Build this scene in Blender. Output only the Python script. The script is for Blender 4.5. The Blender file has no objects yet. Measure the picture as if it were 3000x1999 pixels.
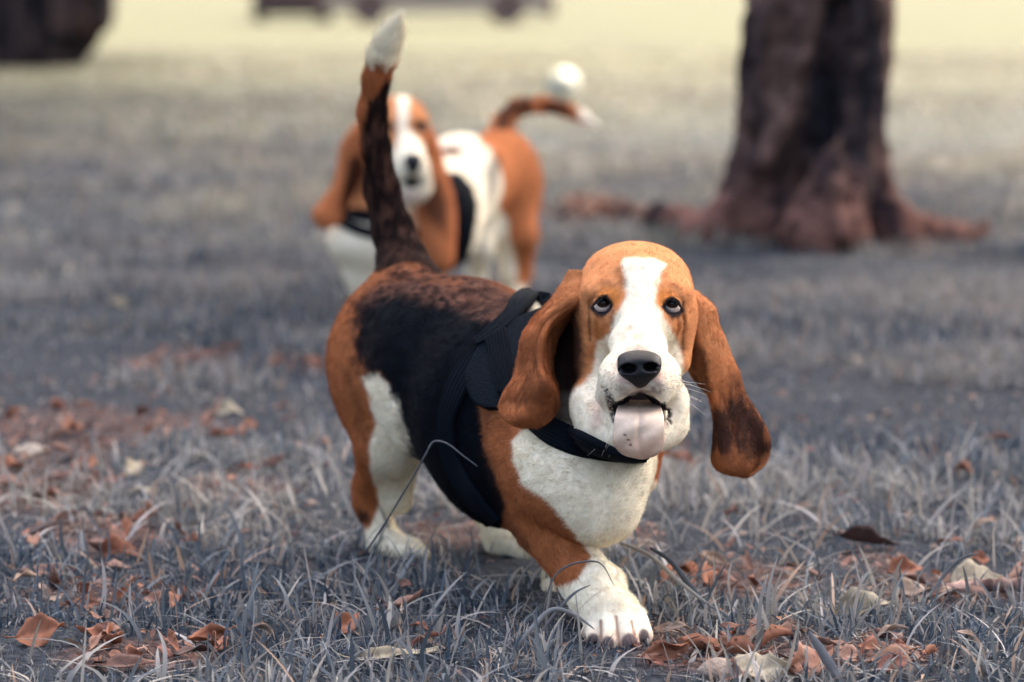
import bpy, math, random, time
import numpy as np
from mathutils import Vector

T0 = time.time()
rng = np.random.default_rng(7)
random.seed(7)
scene = bpy.context.scene

# ------------------------------------------------------------------ camera, sky, sun, exposure
W_PX, H_PX = 3000.0, 1999.0
LENS = 110.0
F = W_PX * LENS / 36.0
CAM_H = 0.78
HORIZON = -50.0
PITCH = math.atan((H_PX / 2 - HORIZON) / F)
CP, SP = math.cos(PITCH), math.sin(PITCH)

cam = bpy.data.cameras.new("camera")
cam_ob = bpy.data.objects.new("camera", cam)
scene.collection.objects.link(cam_ob)
cam_ob.location = (0, 0, CAM_H)
cam_ob.rotation_euler = (math.pi / 2 - PITCH, 0, 0)
cam.lens = LENS
cam.sensor_width = 36.0
cam.clip_start = 0.05
cam.clip_end = 2000
cam.dof.use_dof = True
cam.dof.focus_distance = 3.66
cam.dof.aperture_fstop = 3.7
scene.camera = cam_ob

SUN_EL, SUN_AZ = 56.0, 38.0           # azimuth measured from +Y (view direction) to the right
world = bpy.data.worlds.new("World")
scene.world = world
world.use_nodes = True
wn = world.node_tree
wn.nodes.clear()
sky = wn.nodes.new("ShaderNodeTexSky")
sky.sky_type = 'NISHITA'
sky.sun_disc = False
sky.sun_elevation = math.radians(SUN_EL)
sky.sun_rotation = math.radians(SUN_AZ)
sky.air_density = 1.0
sky.dust_density = 10.0
sky.ozone_density = 0.0
bg = wn.nodes.new("ShaderNodeBackground")
bg.inputs[1].default_value = 0.15
wo = wn.nodes.new("ShaderNodeOutputWorld")
wn.links.new(sky.outputs[0], bg.inputs[0])
wn.links.new(bg.outputs[0], wo.inputs[0])

sun = bpy.data.lights.new("sun", 'SUN')
sun.energy = 2.0
sun.angle = math.radians(0.6)
sun.color = (1.0, 0.93, 0.76)
sun_ob = bpy.data.objects.new("sun", sun)
scene.collection.objects.link(sun_ob)
el, az = math.radians(SUN_EL), math.radians(SUN_AZ)
sun_dir = Vector((math.sin(az) * math.cos(el), math.cos(az) * math.cos(el), math.sin(el)))
sun_ob.rotation_euler = sun_dir.to_track_quat('Z', 'Y').to_euler()
sun_ob.location = sun_dir * 60

scene.view_settings.view_transform = 'Standard'
scene.view_settings.look = 'None'
scene.view_settings.gamma = 1.0
scene.view_settings.use_curve_mapping = False
scene.view_settings.exposure = 2.45

scene.render.engine = 'CYCLES'
scene.cycles.use_denoising = True
scene.cycles.max_bounces = 6
scene.cycles.diffuse_bounces = 3
scene.cycles.glossy_bounces = 2
scene.cycles.transmission_bounces = 3
scene.cycles.transparent_max_bounces = 4
scene.cycles.sample_clamp_indirect = 6

# ------------------------------------------------------------------ measuring helpers
# Measurements were taken off the photograph; these turn (pixel, distance) into metres.
def P(px, py, Y):
    u = (px - W_PX / 2) / F
    v = (H_PX / 2 - py) / F
    t = Y / (CP + v * SP)
    return np.array([u * t, Y, CAM_H + t * (-SP + v * CP)])

def G(px, py):
    v = (H_PX / 2 - py) / F
    t = -CAM_H / (-SP + v * CP)
    return np.array([(px - W_PX / 2) / F * t, t * (CP + v * SP), 0.0])

def to_px(V):
    X, Y, Z = V[:, 0], V[:, 1], V[:, 2] - CAM_H
    depth = Y * CP - Z * SP
    up = Y * SP + Z * CP
    return np.stack([W_PX / 2 + F * X / depth, H_PX / 2 - F * up / depth], 1)

def M(rpx, Y):
    return rpx * Y / F

# ------------------------------------------------------------------ noise
def _h(ix, iy, iz, seed):
    n = (ix.astype(np.int64) * 374761393 + iy.astype(np.int64) * 668265263 + iz.astype(np.int64) * 2147483647 + seed * 1274126177) & 0xffffffff
    n = ((n ^ (n >> 13)) * 1274126177) & 0xffffffff
    n = (n ^ (n >> 16)) & 0xffffff
    return n / float(0xffffff)

def vnoise(p, scale=1.0, seed=0):
    q = np.asarray(p, dtype=np.float64) * scale
    i = np.floor(q).astype(np.int64)
    f = q - i
    f = f * f * (3 - 2 * f)
    out = 0
    for dx in (0, 1):
        for dy in (0, 1):
            for dz in (0, 1):
                w = (f[:, 0] if dx else 1 - f[:, 0]) * (f[:, 1] if dy else 1 - f[:, 1]) * (f[:, 2] if dz else 1 - f[:, 2])
                out = out + w * _h(i[:, 0] + dx, i[:, 1] + dy, i[:, 2] + dz, seed)
    return out

def fbm(p, scale=1.0, seed=0, octv=3):
    s, a, t = 0, 0.5, 0
    for o in range(octv):
        s = s + a * vnoise(p, scale * 2 ** o, seed + o * 17)
        t += a
        a *= 0.5
    return s / t

def sstep(a, b, x):
    t = np.clip((x - a) / (b - a), 0, 1)
    return t * t * (3 - 2 * t)

def poly_sd(pts, poly):
    """signed distance in pixels, negative inside"""
    poly = np.asarray(poly, float)
    x, y = pts[:, 0], pts[:, 1]
    d = np.full(len(pts), 1e9)
    inside = np.zeros(len(pts), bool)
    n = len(poly)
    for i in range(n):
        ax, ay = poly[i]
        bx, by = poly[(i + 1) % n]
        ex, ey = bx - ax, by - ay
        L = ex * ex + ey * ey + 1e-9
        t = np.clip(((x - ax) * ex + (y - ay) * ey) / L, 0, 1)
        d = np.minimum(d, np.hypot(x - ax - t * ex, y - ay - t * ey))
        c = ((ay > y) != (by > y)) & (x < (bx - ax) * (y - ay) / (by - ay + 1e-12) + ax)
        inside ^= c
    return np.where(inside, -d, d)

# ------------------------------------------------------------------ scene-graph helpers
COL = scene.collection

def tag(o, label=None, cat=None, group=None, kind=None):
    if label: o['label'] = label
    if cat: o['category'] = cat
    if group: o['group'] = group
    if kind: o['kind'] = kind
    return o

def empty(name, loc, rz=0):
    o = bpy.data.objects.new(name, None)
    o.empty_display_size = 0.05
    o.location = loc
    o.rotation_euler = (0, 0, rz)
    COL.objects.link(o)
    return o

def chain_loc(o):
    l = Vector((0, 0, 0))
    while o is not None:
        l = l + o.location
        o = o.parent
    return l

def mesh_obj(name, verts, faces, mat, parent=None, smooth=True, cols=None, attrs=None):
    """verts (n,3) in world space; faces: an (m,3)/(m,4) array or a list of lists"""
    me = bpy.data.meshes.new(name)
    verts = np.asarray(verts, dtype=np.float32)
    if isinstance(faces, np.ndarray):
        k = faces.shape[1]
        me.vertices.add(len(verts))
        me.vertices.foreach_set("co", verts.ravel())
        me.loops.add(faces.size)
        me.loops.foreach_set("vertex_index", faces.astype(np.int32).ravel())
        me.polygons.add(len(faces))
        me.polygons.foreach_set("loop_start", np.arange(0, faces.size, k, dtype=np.int32))
        me.update(calc_edges=True)
    else:
        me.from_pydata([tuple(v) for v in verts.tolist()], [], faces)
    me.polygons.foreach_set("use_smooth", np.full(len(me.polygons), smooth, dtype=bool))
    if cols is not None:
        a = me.attributes.new("col", 'FLOAT_COLOR', 'POINT')
        c4 = np.ones((len(verts), 4), dtype=np.float32)
        c4[:, :3] = cols
        a.data.foreach_set("color", c4.ravel())
    for nm, arr in (attrs or {}).items():
        a = me.attributes.new(nm, 'FLOAT', 'POINT')
        a.data.foreach_set("value", np.asarray(arr, dtype=np.float32))
    me.update()
    me.materials.append(mat)
    o = bpy.data.objects.new(name, me)
    COL.objects.link(o)
    if parent is not None:
        o.parent = parent
        o.location = -chain_loc(parent)
    return o

# ------------------------------------------------------------------ materials
def new_mat(name):
    m = bpy.data.materials.new(name)
    m.use_nodes = True
    nt = m.node_tree
    b = nt.nodes["Principled BSDF"]
    return m, nt, b

def nd(nt, t, **kw):
    n = nt.nodes.new(t)
    for k, v in kw.items():
        setattr(n, k, v)
    return n

def simple_mat(name, col, rough=0.6, spec=0.3, nscale=None, namt=0.3, bump=0.0, bscale=200):
    m, nt, b = new_mat(name)
    b.inputs["Base Color"].default_value = (*col, 1)
    b.inputs["Roughness"].default_value = rough
    b.inputs["Specular IOR Level"].default_value = spec
    tc = nd(nt, "ShaderNodeTexCoord")
    if nscale:
        n = nd(nt, "ShaderNodeTexNoise")
        n.inputs["Scale"].default_value = nscale
        n.inputs["Detail"].default_value = 4
        nt.links.new(tc.outputs["Object"], n.inputs["Vector"])
        mx = nd(nt, "ShaderNodeMix", data_type='RGBA')
        mx.inputs[6].default_value = (*[c * (1 - namt) for c in col], 1)
        mx.inputs[7].default_value = (*[min(1, c * (1 + namt)) for c in col], 1)
        nt.links.new(n.outputs["Fac"], mx.inputs[0])
        nt.links.new(mx.outputs[2], b.inputs["Base Color"])
    if bump:
        n2 = nd(nt, "ShaderNodeTexNoise")
        n2.inputs["Scale"].default_value = bscale
        n2.inputs["Detail"].default_value = 3
        nt.links.new(tc.outputs["Object"], n2.inputs["Vector"])
        bp = nd(nt, "ShaderNodeBump")
        bp.inputs["Strength"].default_value = bump
        bp.inputs["Distance"].default_value = 0.01
        nt.links.new(n2.outputs["Fac"], bp.inputs["Height"])
        nt.links.new(bp.outputs[0], b.inputs["Normal"])
    return m

def attr_mat(name, rough=0.7, spec=0.2, nscale=0, namt=0.15, bump=0.0, bscale=300, transl=0.0, sheen=0.0):
    """base colour from the 'col' attribute (own pigment, with shade painted in at some spots), with fine grain"""
    m, nt, b = new_mat(name)
    a = nd(nt, "ShaderNodeAttribute", attribute_name="col")
    src = a.outputs["Color"]
    tc = nd(nt, "ShaderNodeTexCoord")
    if nscale:
        n = nd(nt, "ShaderNodeTexNoise")
        n.inputs["Scale"].default_value = nscale
        n.inputs["Detail"].default_value = 3
        nt.links.new(tc.outputs["Object"], n.inputs["Vector"])
        mr = nd(nt, "ShaderNodeMapRange")
        mr.inputs["From Min"].default_value = 0.3
        mr.inputs["From Max"].default_value = 0.7
        mr.inputs["To Min"].default_value = 1 - namt
        mr.inputs["To Max"].default_value = 1 + namt
        nt.links.new(n.outputs["Fac"], mr.inputs["Value"])
        mx = nd(nt, "ShaderNodeMix", data_type='RGBA', blend_type='MULTIPLY')
        mx.inputs[0].default_value = 1
        nt.links.new(src, mx.inputs[6])
        nt.links.new(mr.outputs[0], mx.inputs[7])
        src = mx.outputs[2]
    nt.links.new(src, b.inputs["Base Color"])
    b.inputs["Roughness"].default_value = rough
    b.inputs["Specular IOR Level"].default_value = spec
    if sheen:
        b.inputs["Sheen Weight"].default_value = sheen
    if bump:
        n2 = nd(nt, "ShaderNodeTexNoise")
        n2.inputs["Scale"].default_value = bscale
        nt.links.new(tc.outputs["Object"], n2.inputs["Vector"])
        bp = nd(nt, "ShaderNodeBump")
        bp.inputs["Strength"].default_value = bump
        bp.inputs["Distance"].default_value = 0.002
        nt.links.new(n2.outputs["Fac"], bp.inputs["Height"])
        nt.links.new(bp.outputs[0], b.inputs["Normal"])
    if transl:
        tr = nd(nt, "ShaderNodeBsdfTranslucent")
        nt.links.new(src, tr.inputs["Color"])
        ms = nd(nt, "ShaderNodeMixShader")
        ms.inputs[0].default_value = transl
        out = nt.nodes["Material Output"]
        nt.links.new(b.outputs[0], ms.inputs[1])
        nt.links.new(tr.outputs[0], ms.inputs[2])
        nt.links.new(ms.outputs[0], out.inputs["Surface"])
    return m

MAT = {}
MAT['coat'] = attr_mat("coat_skin", 0.8, 0.04, nscale=160, namt=0.10, bump=0.25, bscale=420)
MAT['hair'] = attr_mat("coat_hair", 0.55, 0.05)
MAT['grass'] = attr_mat("grass_blades", 0.55, 0.35, transl=0.25)
MAT['leaf'] = attr_mat("dead_leaf", 0.6, 0.25, nscale=70, namt=0.35, bump=0.3, bscale=150, transl=0.15)
MAT['bark'] = attr_mat("bark", 0.95, 0.05, nscale=22, namt=0.6, bump=1.0, bscale=60)
MAT['canopy'] = attr_mat("canopy_leaves", 0.6, 0.2, transl=0.2)
MAT['nylon'] = simple_mat("navy_nylon", (0.0030, 0.0052, 0.0090), 0.8, 0.05, nscale=300, namt=0.5, bump=0.4, bscale=900)
MAT['mesh_fabric'] = simple_mat("navy_padded_fabric", (0.0050, 0.0088, 0.0145), 0.9, 0.08, nscale=180, namt=0.6, bump=0.8, bscale=500)
MAT['nose'] = attr_mat("nose_leather", 0.45, 0.25, bump=0.5, bscale=900)
MAT['tongue'] = attr_mat("tongue_flesh", 0.33, 0.5, nscale=120, namt=0.08, bump=0.3, bscale=700)
MAT['eye'] = attr_mat("eyeball", 0.10, 0.22)
MAT['claw'] = simple_mat("dark_claw", (0.02, 0.018, 0.02), 0.35, 0.5)
MAT['tooth'] = simple_mat("ivory_tooth", (0.62, 0.50, 0.34), 0.3, 0.5)
# ------------------------------------------------------------------ ground
# bare, leaf-strewn patches of soil: (pixel x, pixel y, half width px, half height px)
SOIL = [(150, 1290, 330, 120), (60, 1420, 260, 90), (420, 1235, 230, 40), (560, 1060, 190, 40), (880, 1055, 110, 25), (700, 1420, 190, 45), (300, 1560, 240, 70),
        (330, 1750, 330, 55), (430, 1920, 260, 50), (1330, 1560, 160, 55), (2180, 1690, 230, 55), (2750, 1720, 330, 60), (2560, 1640, 110, 35),
        (2000, 1890, 130, 70), (2560, 1930, 260, 60), (2260, 1920, 200, 70), (1640, 640, 230, 34), (2700, 700, 230, 34), (1860, 1560, 80, 50)]
SOILW = []
for (x, y, w, h) in SOIL:
    g0 = G(x, y); gx = G(x + w, y); gy0 = G(x, y - h); gy1 = G(x, y + h)
    SOILW.append((g0[0], (gy0[1] + gy1[1]) / 2, abs(gx[0] - g0[0]), abs(gy0[1] - gy1[1]) / 2))

def soil_mask(xy):
    p3 = np.column_stack([xy, np.zeros(len(xy))])
    n = (fbm(p3, 6, 77, 3) - 0.5) * 1.3
    m = np.zeros(len(xy))
    for (cx, cy, rx, ry) in SOILW:
        d = np.hypot((xy[:, 0] - cx) / rx, (xy[:, 1] - cy) / ry)
        m = np.maximum(m, 1 - sstep(0.7, 1.15, d + n * 0.6))
    return m

def ground_z(xy):
    p3 = np.column_stack([xy, np.zeros(len(xy))])
    return (fbm(p3, 2.2, 91, 3) - 0.5) * 0.03 * (1 - sstep(8, 30, xy[:, 1])) - 0.006

def axis(fine0, fine1, step, lo, hi, gr=1.22):
    a = list(np.arange(fine0, fine1, step))
    s = step
    x = a[-1]
    while x < hi:
        s *= gr; x += s; a.append(min(x, hi))
    s = step; x = a[0]; b = []
    while x > lo:
        s *= gr; x -= s; b.append(max(x, lo))
    return np.array(b[::-1] + a)

gx_ = axis(-1.6, 1.6, 0.022, -500, 500)
gy_ = axis(3.2, 7.0, 0.022, -60, 900)
XX, YY = np.meshgrid(gx_, gy_)
gv = np.column_stack([XX.ravel(), YY.ravel()])
gsoil = soil_mask(gv)
gz = ground_z(gv)
near = (1 - sstep(7, 12, gv[:, 1]))
gz = gz + near * (fbm(np.column_stack([gv, gv[:, :1] * 0]), 40, 12, 2) - 0.5) * 0.012
gI = np.arange(len(gv)).reshape(XX.shape)
gQ = np.stack([gI[:-1, :-1], gI[:-1, 1:], gI[1:, 1:], gI[1:, :-1]], -1).reshape(-1, 4)

m, nt, b = new_mat("park_ground")
tc = nd(nt, "ShaderNodeTexCoord")
at = nd(nt, "ShaderNodeAttribute", attribute_name="soil")
nz = nd(nt, "ShaderNodeTexNoise"); nz.inputs["Scale"].default_value = 3.0; nz.inputs["Detail"].default_value = 6
nf = nd(nt, "ShaderNodeTexNoise"); nf.inputs["Scale"].default_value = 90.0; nf.inputs["Detail"].default_value = 5
nl = nd(nt, "ShaderNodeTexNoise"); nl.inputs["Scale"].default_value = 0.35; nl.inputs["Detail"].default_value = 4
for n_ in (nz, nf, nl):
    nt.links.new(tc.outputs["Object"], n_.inputs["Vector"])
def mixc(a, b_, fac):
    x = nd(nt, "ShaderNodeMix", data_type='RGBA')
    for i, v in ((6, a), (7, b_)):
        if isinstance(v, tuple): x.inputs[i].default_value = (*v, 1)
        else: nt.links.new(v, x.inputs[i])
    nt.links.new(fac, x.inputs[0])
    return x.outputs[2]
def remap(s, a, b_):
    r = nd(nt, "ShaderNodeMapRange"); r.inputs["From Min"].default_value = a; r.inputs["From Max"].default_value = b_
    nt.links.new(s, r.inputs["Value"]); return r.outputs[0]
sx = nd(nt, "ShaderNodeSeparateXYZ"); nt.links.new(tc.outputs["Object"], sx.inputs[0])
def mad(a_, m_, c_):
    x = nd(nt, "ShaderNodeMath", operation='MULTIPLY_ADD')
    nt.links.new(a_, x.inputs[0])
    x.inputs[1].default_value = m_
    if isinstance(c_, float): x.inputs[2].default_value = c_
    else: nt.links.new(c_, x.inputs[2])
    return x.outputs[0]
turf = mixc((0.012, 0.016, 0.022), (0.045, 0.050, 0.060), remap(nf.outputs["Fac"], 0.35, 0.65))
dry = mixc((0.074, 0.075, 0.045), (0.064, 0.064, 0.044), remap(nl.outputs["Fac"], 0.4, 0.65))
# the shaded turf thins out into dry open lawn some twenty metres away
edge = mad(nl.outputs["Fac"], 14.0, sx.outputs["Y"])
turf = mixc(turf, dry, remap(edge, 19.0, 36.0))
soil = mixc((0.026, 0.020, 0.022), (0.115, 0.076, 0.068), remap(nf.outputs["Fac"], 0.36, 0.66))
nt.links.new(mixc(turf, soil, at.outputs["Fac"]), b.inputs["Base Color"])
b.inputs["Roughness"].default_value = 0.95
b.inputs["Specular IOR Level"].default_value = 0.1
bp = nd(nt, "ShaderNodeBump"); bp.inputs["Strength"].default_value = 0.8; bp.inputs["Distance"].default_value = 0.01
nt.links.new(nf.outputs["Fac"], bp.inputs["Height"]); nt.links.new(bp.outputs[0], b.inputs["Normal"])
ground = mesh_obj("ground", np.column_stack([gv, gz]), gQ, m, attrs={"soil": gsoil})
tag(ground, "park ground of short grey grass with bare leaf-strewn soil patches", "ground", kind="structure")
# ------------------------------------------------------------------ one-surface bodies (distance field -> mesh)
class Field:
    def __init__(self):
        self.ops = []          # (fn, lo, hi, k, mode, flow)

    def _add(self, fn, lo, hi, k, mode, flow=None):
        self.ops.append((fn, np.asarray(lo, float) - k - 0.02, np.asarray(hi, float) + k + 0.02, k, mode, flow))

    def cap(self, a, b, ra, rb, k=0.02, mode=1, flow=True):
        a, b = np.asarray(a, float), np.asarray(b, float)
        ab = b - a
        L = float(ab @ ab) + 1e-12
        def fn(p):
            t = np.clip((p - a) @ ab / L, 0, 1)
            return np.linalg.norm(p - a - t[:, None] * ab, axis=1) - (ra + (rb - ra) * t)
        r = max(ra, rb)
        self._add(fn, np.minimum(a, b) - r, np.maximum(a, b) + r, k, mode, (a, b, r) if (flow and mode > 0) else None)

    def chain(self, pts, rad, k=0.015, k0=None, mode=1):
        for i in range(len(pts) - 1):
            self.cap(pts[i], pts[i + 1], rad[i], rad[i + 1], k if (i or k0 is None) else k0, mode)

    def ell(self, c, r, k=0.02, mode=1, R=None, flow=None):
        c, r = np.asarray(c, float), np.asarray(r, float)
        def fn(p):
            q = p - c
            if R is not None:
                q = q @ R
            k0 = np.linalg.norm(q / r, axis=1)
            k1 = np.linalg.norm(q / (r * r), axis=1) + 1e-9
            return np.where(k0 < 1e-6, -r.min(), k0 * (k0 - 1) / k1)
        m = r.max() if R is not None else r
        self._add(fn, c - m, c + m, k, mode, flow)

    def ev(self, p, n_ops=None):
        d = np.full(len(p), 0.5)
        for fn, lo, hi, k, mode, fl in self.ops[:n_ops]:
            idx = np.nonzero(np.all((p > lo) & (p < hi), axis=1))[0]
            if not len(idx):
                continue
            v = fn(p[idx])
            a = d[idx]
            if mode > 0:
                h = np.clip(0.5 + 0.5 * (a - v) / k, 0, 1)
                d[idx] = a + (v - a) * h - k * h * (1 - h)
            else:
                v = -v
                h = np.clip(0.5 - 0.5 * (a - v) / k, 0, 1)
                d[idx] = a + (v - a) * h + k * h * (1 - h)
        return d

    def grad(self, p, e=0.0012):
        g = np.empty_like(p)
        for i in range(3):
            o = np.zeros(3)
            o[i] = e
            g[:, i] = self.ev(p + o) - self.ev(p - o)
        return g / (np.linalg.norm(g, axis=1, keepdims=True) + 1e-12)

    def project(self, p, it=6):
        p = np.array(p, float)
        for _ in range(it):
            p -= self.grad(p) * (self.ev(p) * 0.9)[:, None]
        return p

    def trace(self, pxs, y0=3.2, n_ops=None):
        """first surface point seen at a pixel; rows that miss keep the closest approach"""
        pxs = np.asarray(pxs, float)
        u = (pxs[:, 0] - W_PX / 2) / F
        v = (H_PX / 2 - pxs[:, 1]) / F
        D = np.stack([u, CP + v * SP, -SP + v * CP], 1)
        t = y0 / D[:, 1]
        D = D / np.linalg.norm(D, axis=1, keepdims=True)
        t = t * 1.0
        O = np.array([0, 0, CAM_H])
        best_t, best_d = t.copy(), np.full(len(t), 9.0)
        for _ in range(160):
            p = O + D * t[:, None]
            d = self.ev(p, n_ops)
            m = d < best_d
            best_d[m], best_t[m] = d[m], t[m]
            t = t + np.where(d < 0.0003, 0, np.clip(d * 0.7, 0.0004, 0.05))
        return O + D * best_t[:, None], best_d

    def flow_at(self, p):
        """hair direction: along the limb or trunk axis that is nearest"""
        acc = np.zeros_like(p)
        for fn, lo, hi, k, mode, fl in self.ops:
            if fl is None:
                continue
            if len(fl) == 2:      # (direction, radius) around its box
                a = (lo + hi) / 2
                w = np.exp(-(np.linalg.norm(p - a, axis=1) / fl[1]) ** 2 * 1.5) * 1.2
                acc += w[:, None] * np.asarray(fl[0])
                continue
            a, b, r = fl
            ab = b - a
            L = float(ab @ ab) + 1e-12
            t = np.clip((p - a) @ ab / L, 0, 1)
            dd = np.linalg.norm(p - a - t[:, None] * ab, axis=1) / r
            acc += np.exp(-dd * dd)[:, None] * (ab / math.sqrt(L))
        return acc / (np.linalg.norm(acc, axis=1, keepdims=True) + 1e-9)

    def mesh(self, h, lo, hi, coarse=4):
        lo, hi = np.asarray(lo, float), np.asarray(hi, float)
        nc = np.ceil((hi - lo) / (h * coarse)).astype(int) + 1
        ii = np.stack(np.meshgrid(*[np.arange(n) for n in nc], indexing='ij'), -1).reshape(-1, 3)
        dc = self.ev(lo + (ii + 0.5) * h * coarse - h * 0.5).reshape(nc)
        act = np.abs(dc) < h * coarse * 1.6
        D = np.repeat(np.repeat(np.repeat(np.where(dc > 0, 1.0, -1.0).astype(np.float32), coarse, 0), coarse, 1), coarse, 2)
        A = np.argwhere(act)
        off = np.stack(np.meshgrid(*[np.arange(coarse)] * 3, indexing='ij'), -1).reshape(-1, 3)
        idx = (A[:, None, :] * coarse + off[None]).reshape(-1, 3)
        for s in range(0, len(idx), 400000):
            q = idx[s:s + 400000]
            D[q[:, 0], q[:, 1], q[:, 2]] = self.ev(lo + q * h)
        S = D < 0
        cnt = np.zeros(tuple(n - 1 for n in S.shape), np.uint8)
        sl = [slice(0, -1), slice(1, None)]
        for a in (0, 1):
            for b in (0, 1):
                for c in (0, 1):
                    cnt += S[sl[a], sl[b], sl[c]]
        cells = np.argwhere((cnt > 0) & (cnt < 8))
        vid = np.full(cnt.shape, -1, np.int32)
        vid[cells[:, 0], cells[:, 1], cells[:, 2]] = np.arange(len(cells))
        corners = np.array([[a, b, c] for a in (0, 1) for b in (0, 1) for c in (0, 1)])
        vals = np.stack([D[cells[:, 0] + c[0], cells[:, 1] + c[1], cells[:, 2] + c[2]] for c in corners], 1)
        acc = np.zeros((len(cells), 3))
        n = np.zeros(len(cells))
        for i in range(8):
            for j in range(i + 1, 8):
                if np.abs(corners[i] - corners[j]).sum() != 1:
                    continue
                a, b = vals[:, i], vals[:, j]
                m = (a < 0) != (b < 0)
                t = np.where(m, a / np.where(m, a - b, 1), 0)[:, None]
                acc += np.where(m[:, None], corners[i] + t * (corners[j] - corners[i]), 0)
                n += m
        V = lo + (cells + acc / n[:, None]) * h
        quads = []
        for ax in range(3):
            sh = list(S.shape)
            a = S.take(range(0, sh[ax] - 1), ax)
            b = S.take(range(1, sh[ax]), ax)
            E = np.argwhere(a != b)
            o1, o2 = [(1, 2), (2, 0), (0, 1)][ax]
            E = E[(E[:, o1] > 0) & (E[:, o2] > 0) & (E[:, o1] < sh[o1] - 1) & (E[:, o2] < sh[o2] - 1)]
            inside = S[E[:, 0], E[:, 1], E[:, 2]]
            e1 = np.zeros(3, int); e1[o1] = 1
            e2 = np.zeros(3, int); e2[o2] = 1
            q = np.stack([vid[tuple((E - e1 - e2).T)], vid[tuple((E - e2).T)], vid[tuple(E.T)], vid[tuple((E - e1).T)]], 1)
            q = np.where(inside[:, None], q, q[:, ::-1])
            quads.append(q)
        Q = np.concatenate(quads)
        Q = Q[(Q >= 0).all(1)]
        # one relaxing pass, then back onto the surface
        s = np.zeros_like(V); c = np.zeros(len(V))
        for i in range(4):
            for j in ((i + 1) % 4, (i - 1) % 4):
                np.add.at(s, Q[:, i], V[Q[:, j]])
                np.add.at(c, Q[:, i], 1)
        V = 0.5 * V + 0.5 * s / np.maximum(c, 1)[:, None]
        N = self.grad(V)
        V -= N * np.clip(self.ev(V), -h, h)[:, None]
        return V, Q, N

def catmull(rows, n):
    rows = np.asarray(rows, float)
    m = len(rows)
    t = np.linspace(0, m - 1, n)
    i = np.clip(t.astype(int), 0, m - 2)
    f = (t - i).reshape((-1,) + (1,) * (rows.ndim - 1))
    p0, p1, p2, p3 = rows[np.maximum(i - 1, 0)], rows[i], rows[i + 1], rows[np.minimum(i + 2, m - 1)]
    return 0.5 * (2 * p1 + (p2 - p0) * f + (2 * p0 - 5 * p1 + 4 * p2 - p3) * f * f + (3 * p1 - p0 - 3 * p2 + p3) * f ** 3)

def grid_normals(Gd):
    a = np.gradient(Gd, axis=0)
    b = np.gradient(Gd, axis=1)
    n = np.cross(a, b)
    return n / (np.linalg.norm(n, axis=2, keepdims=True) + 1e-12)

def slab(Gd, N, t_out, t_in, prof=None):
    """closed shell from a grid of points: outer face offset t_out (+prof), inner face t_in"""
    n, m = Gd.shape[:2]
    o = t_out if prof is None else t_out + prof
    o = np.broadcast_to(o, (n, m))[..., None]
    V = np.concatenate([(Gd + N * o).reshape(-1, 3), (Gd + N * t_in).reshape(-1, 3)])
    I = np.arange(n * m).reshape(n, m)
    q = np.stack([I[:-1, :-1], I[:-1, 1:], I[1:, 1:], I[1:, :-1]], -1).reshape(-1, 4)
    Q = [q, q[:, ::-1] + n * m]
    ring = np.concatenate([I[0, :], I[1:, -1], I[-1, -2::-1], I[-2:0:-1, 0]])
    nx = np.roll(ring, -1)
    Q.append(np.stack([ring, ring + n * m, nx + n * m, nx], -1))
    return V, np.concatenate(Q)

def join_meshes(parts):
    V, Q, o = [], [], 0
    for v, q in parts:
        V.append(v); Q.append(q + o); o += len(v)
    return np.concatenate(V), np.concatenate(Q)

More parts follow.
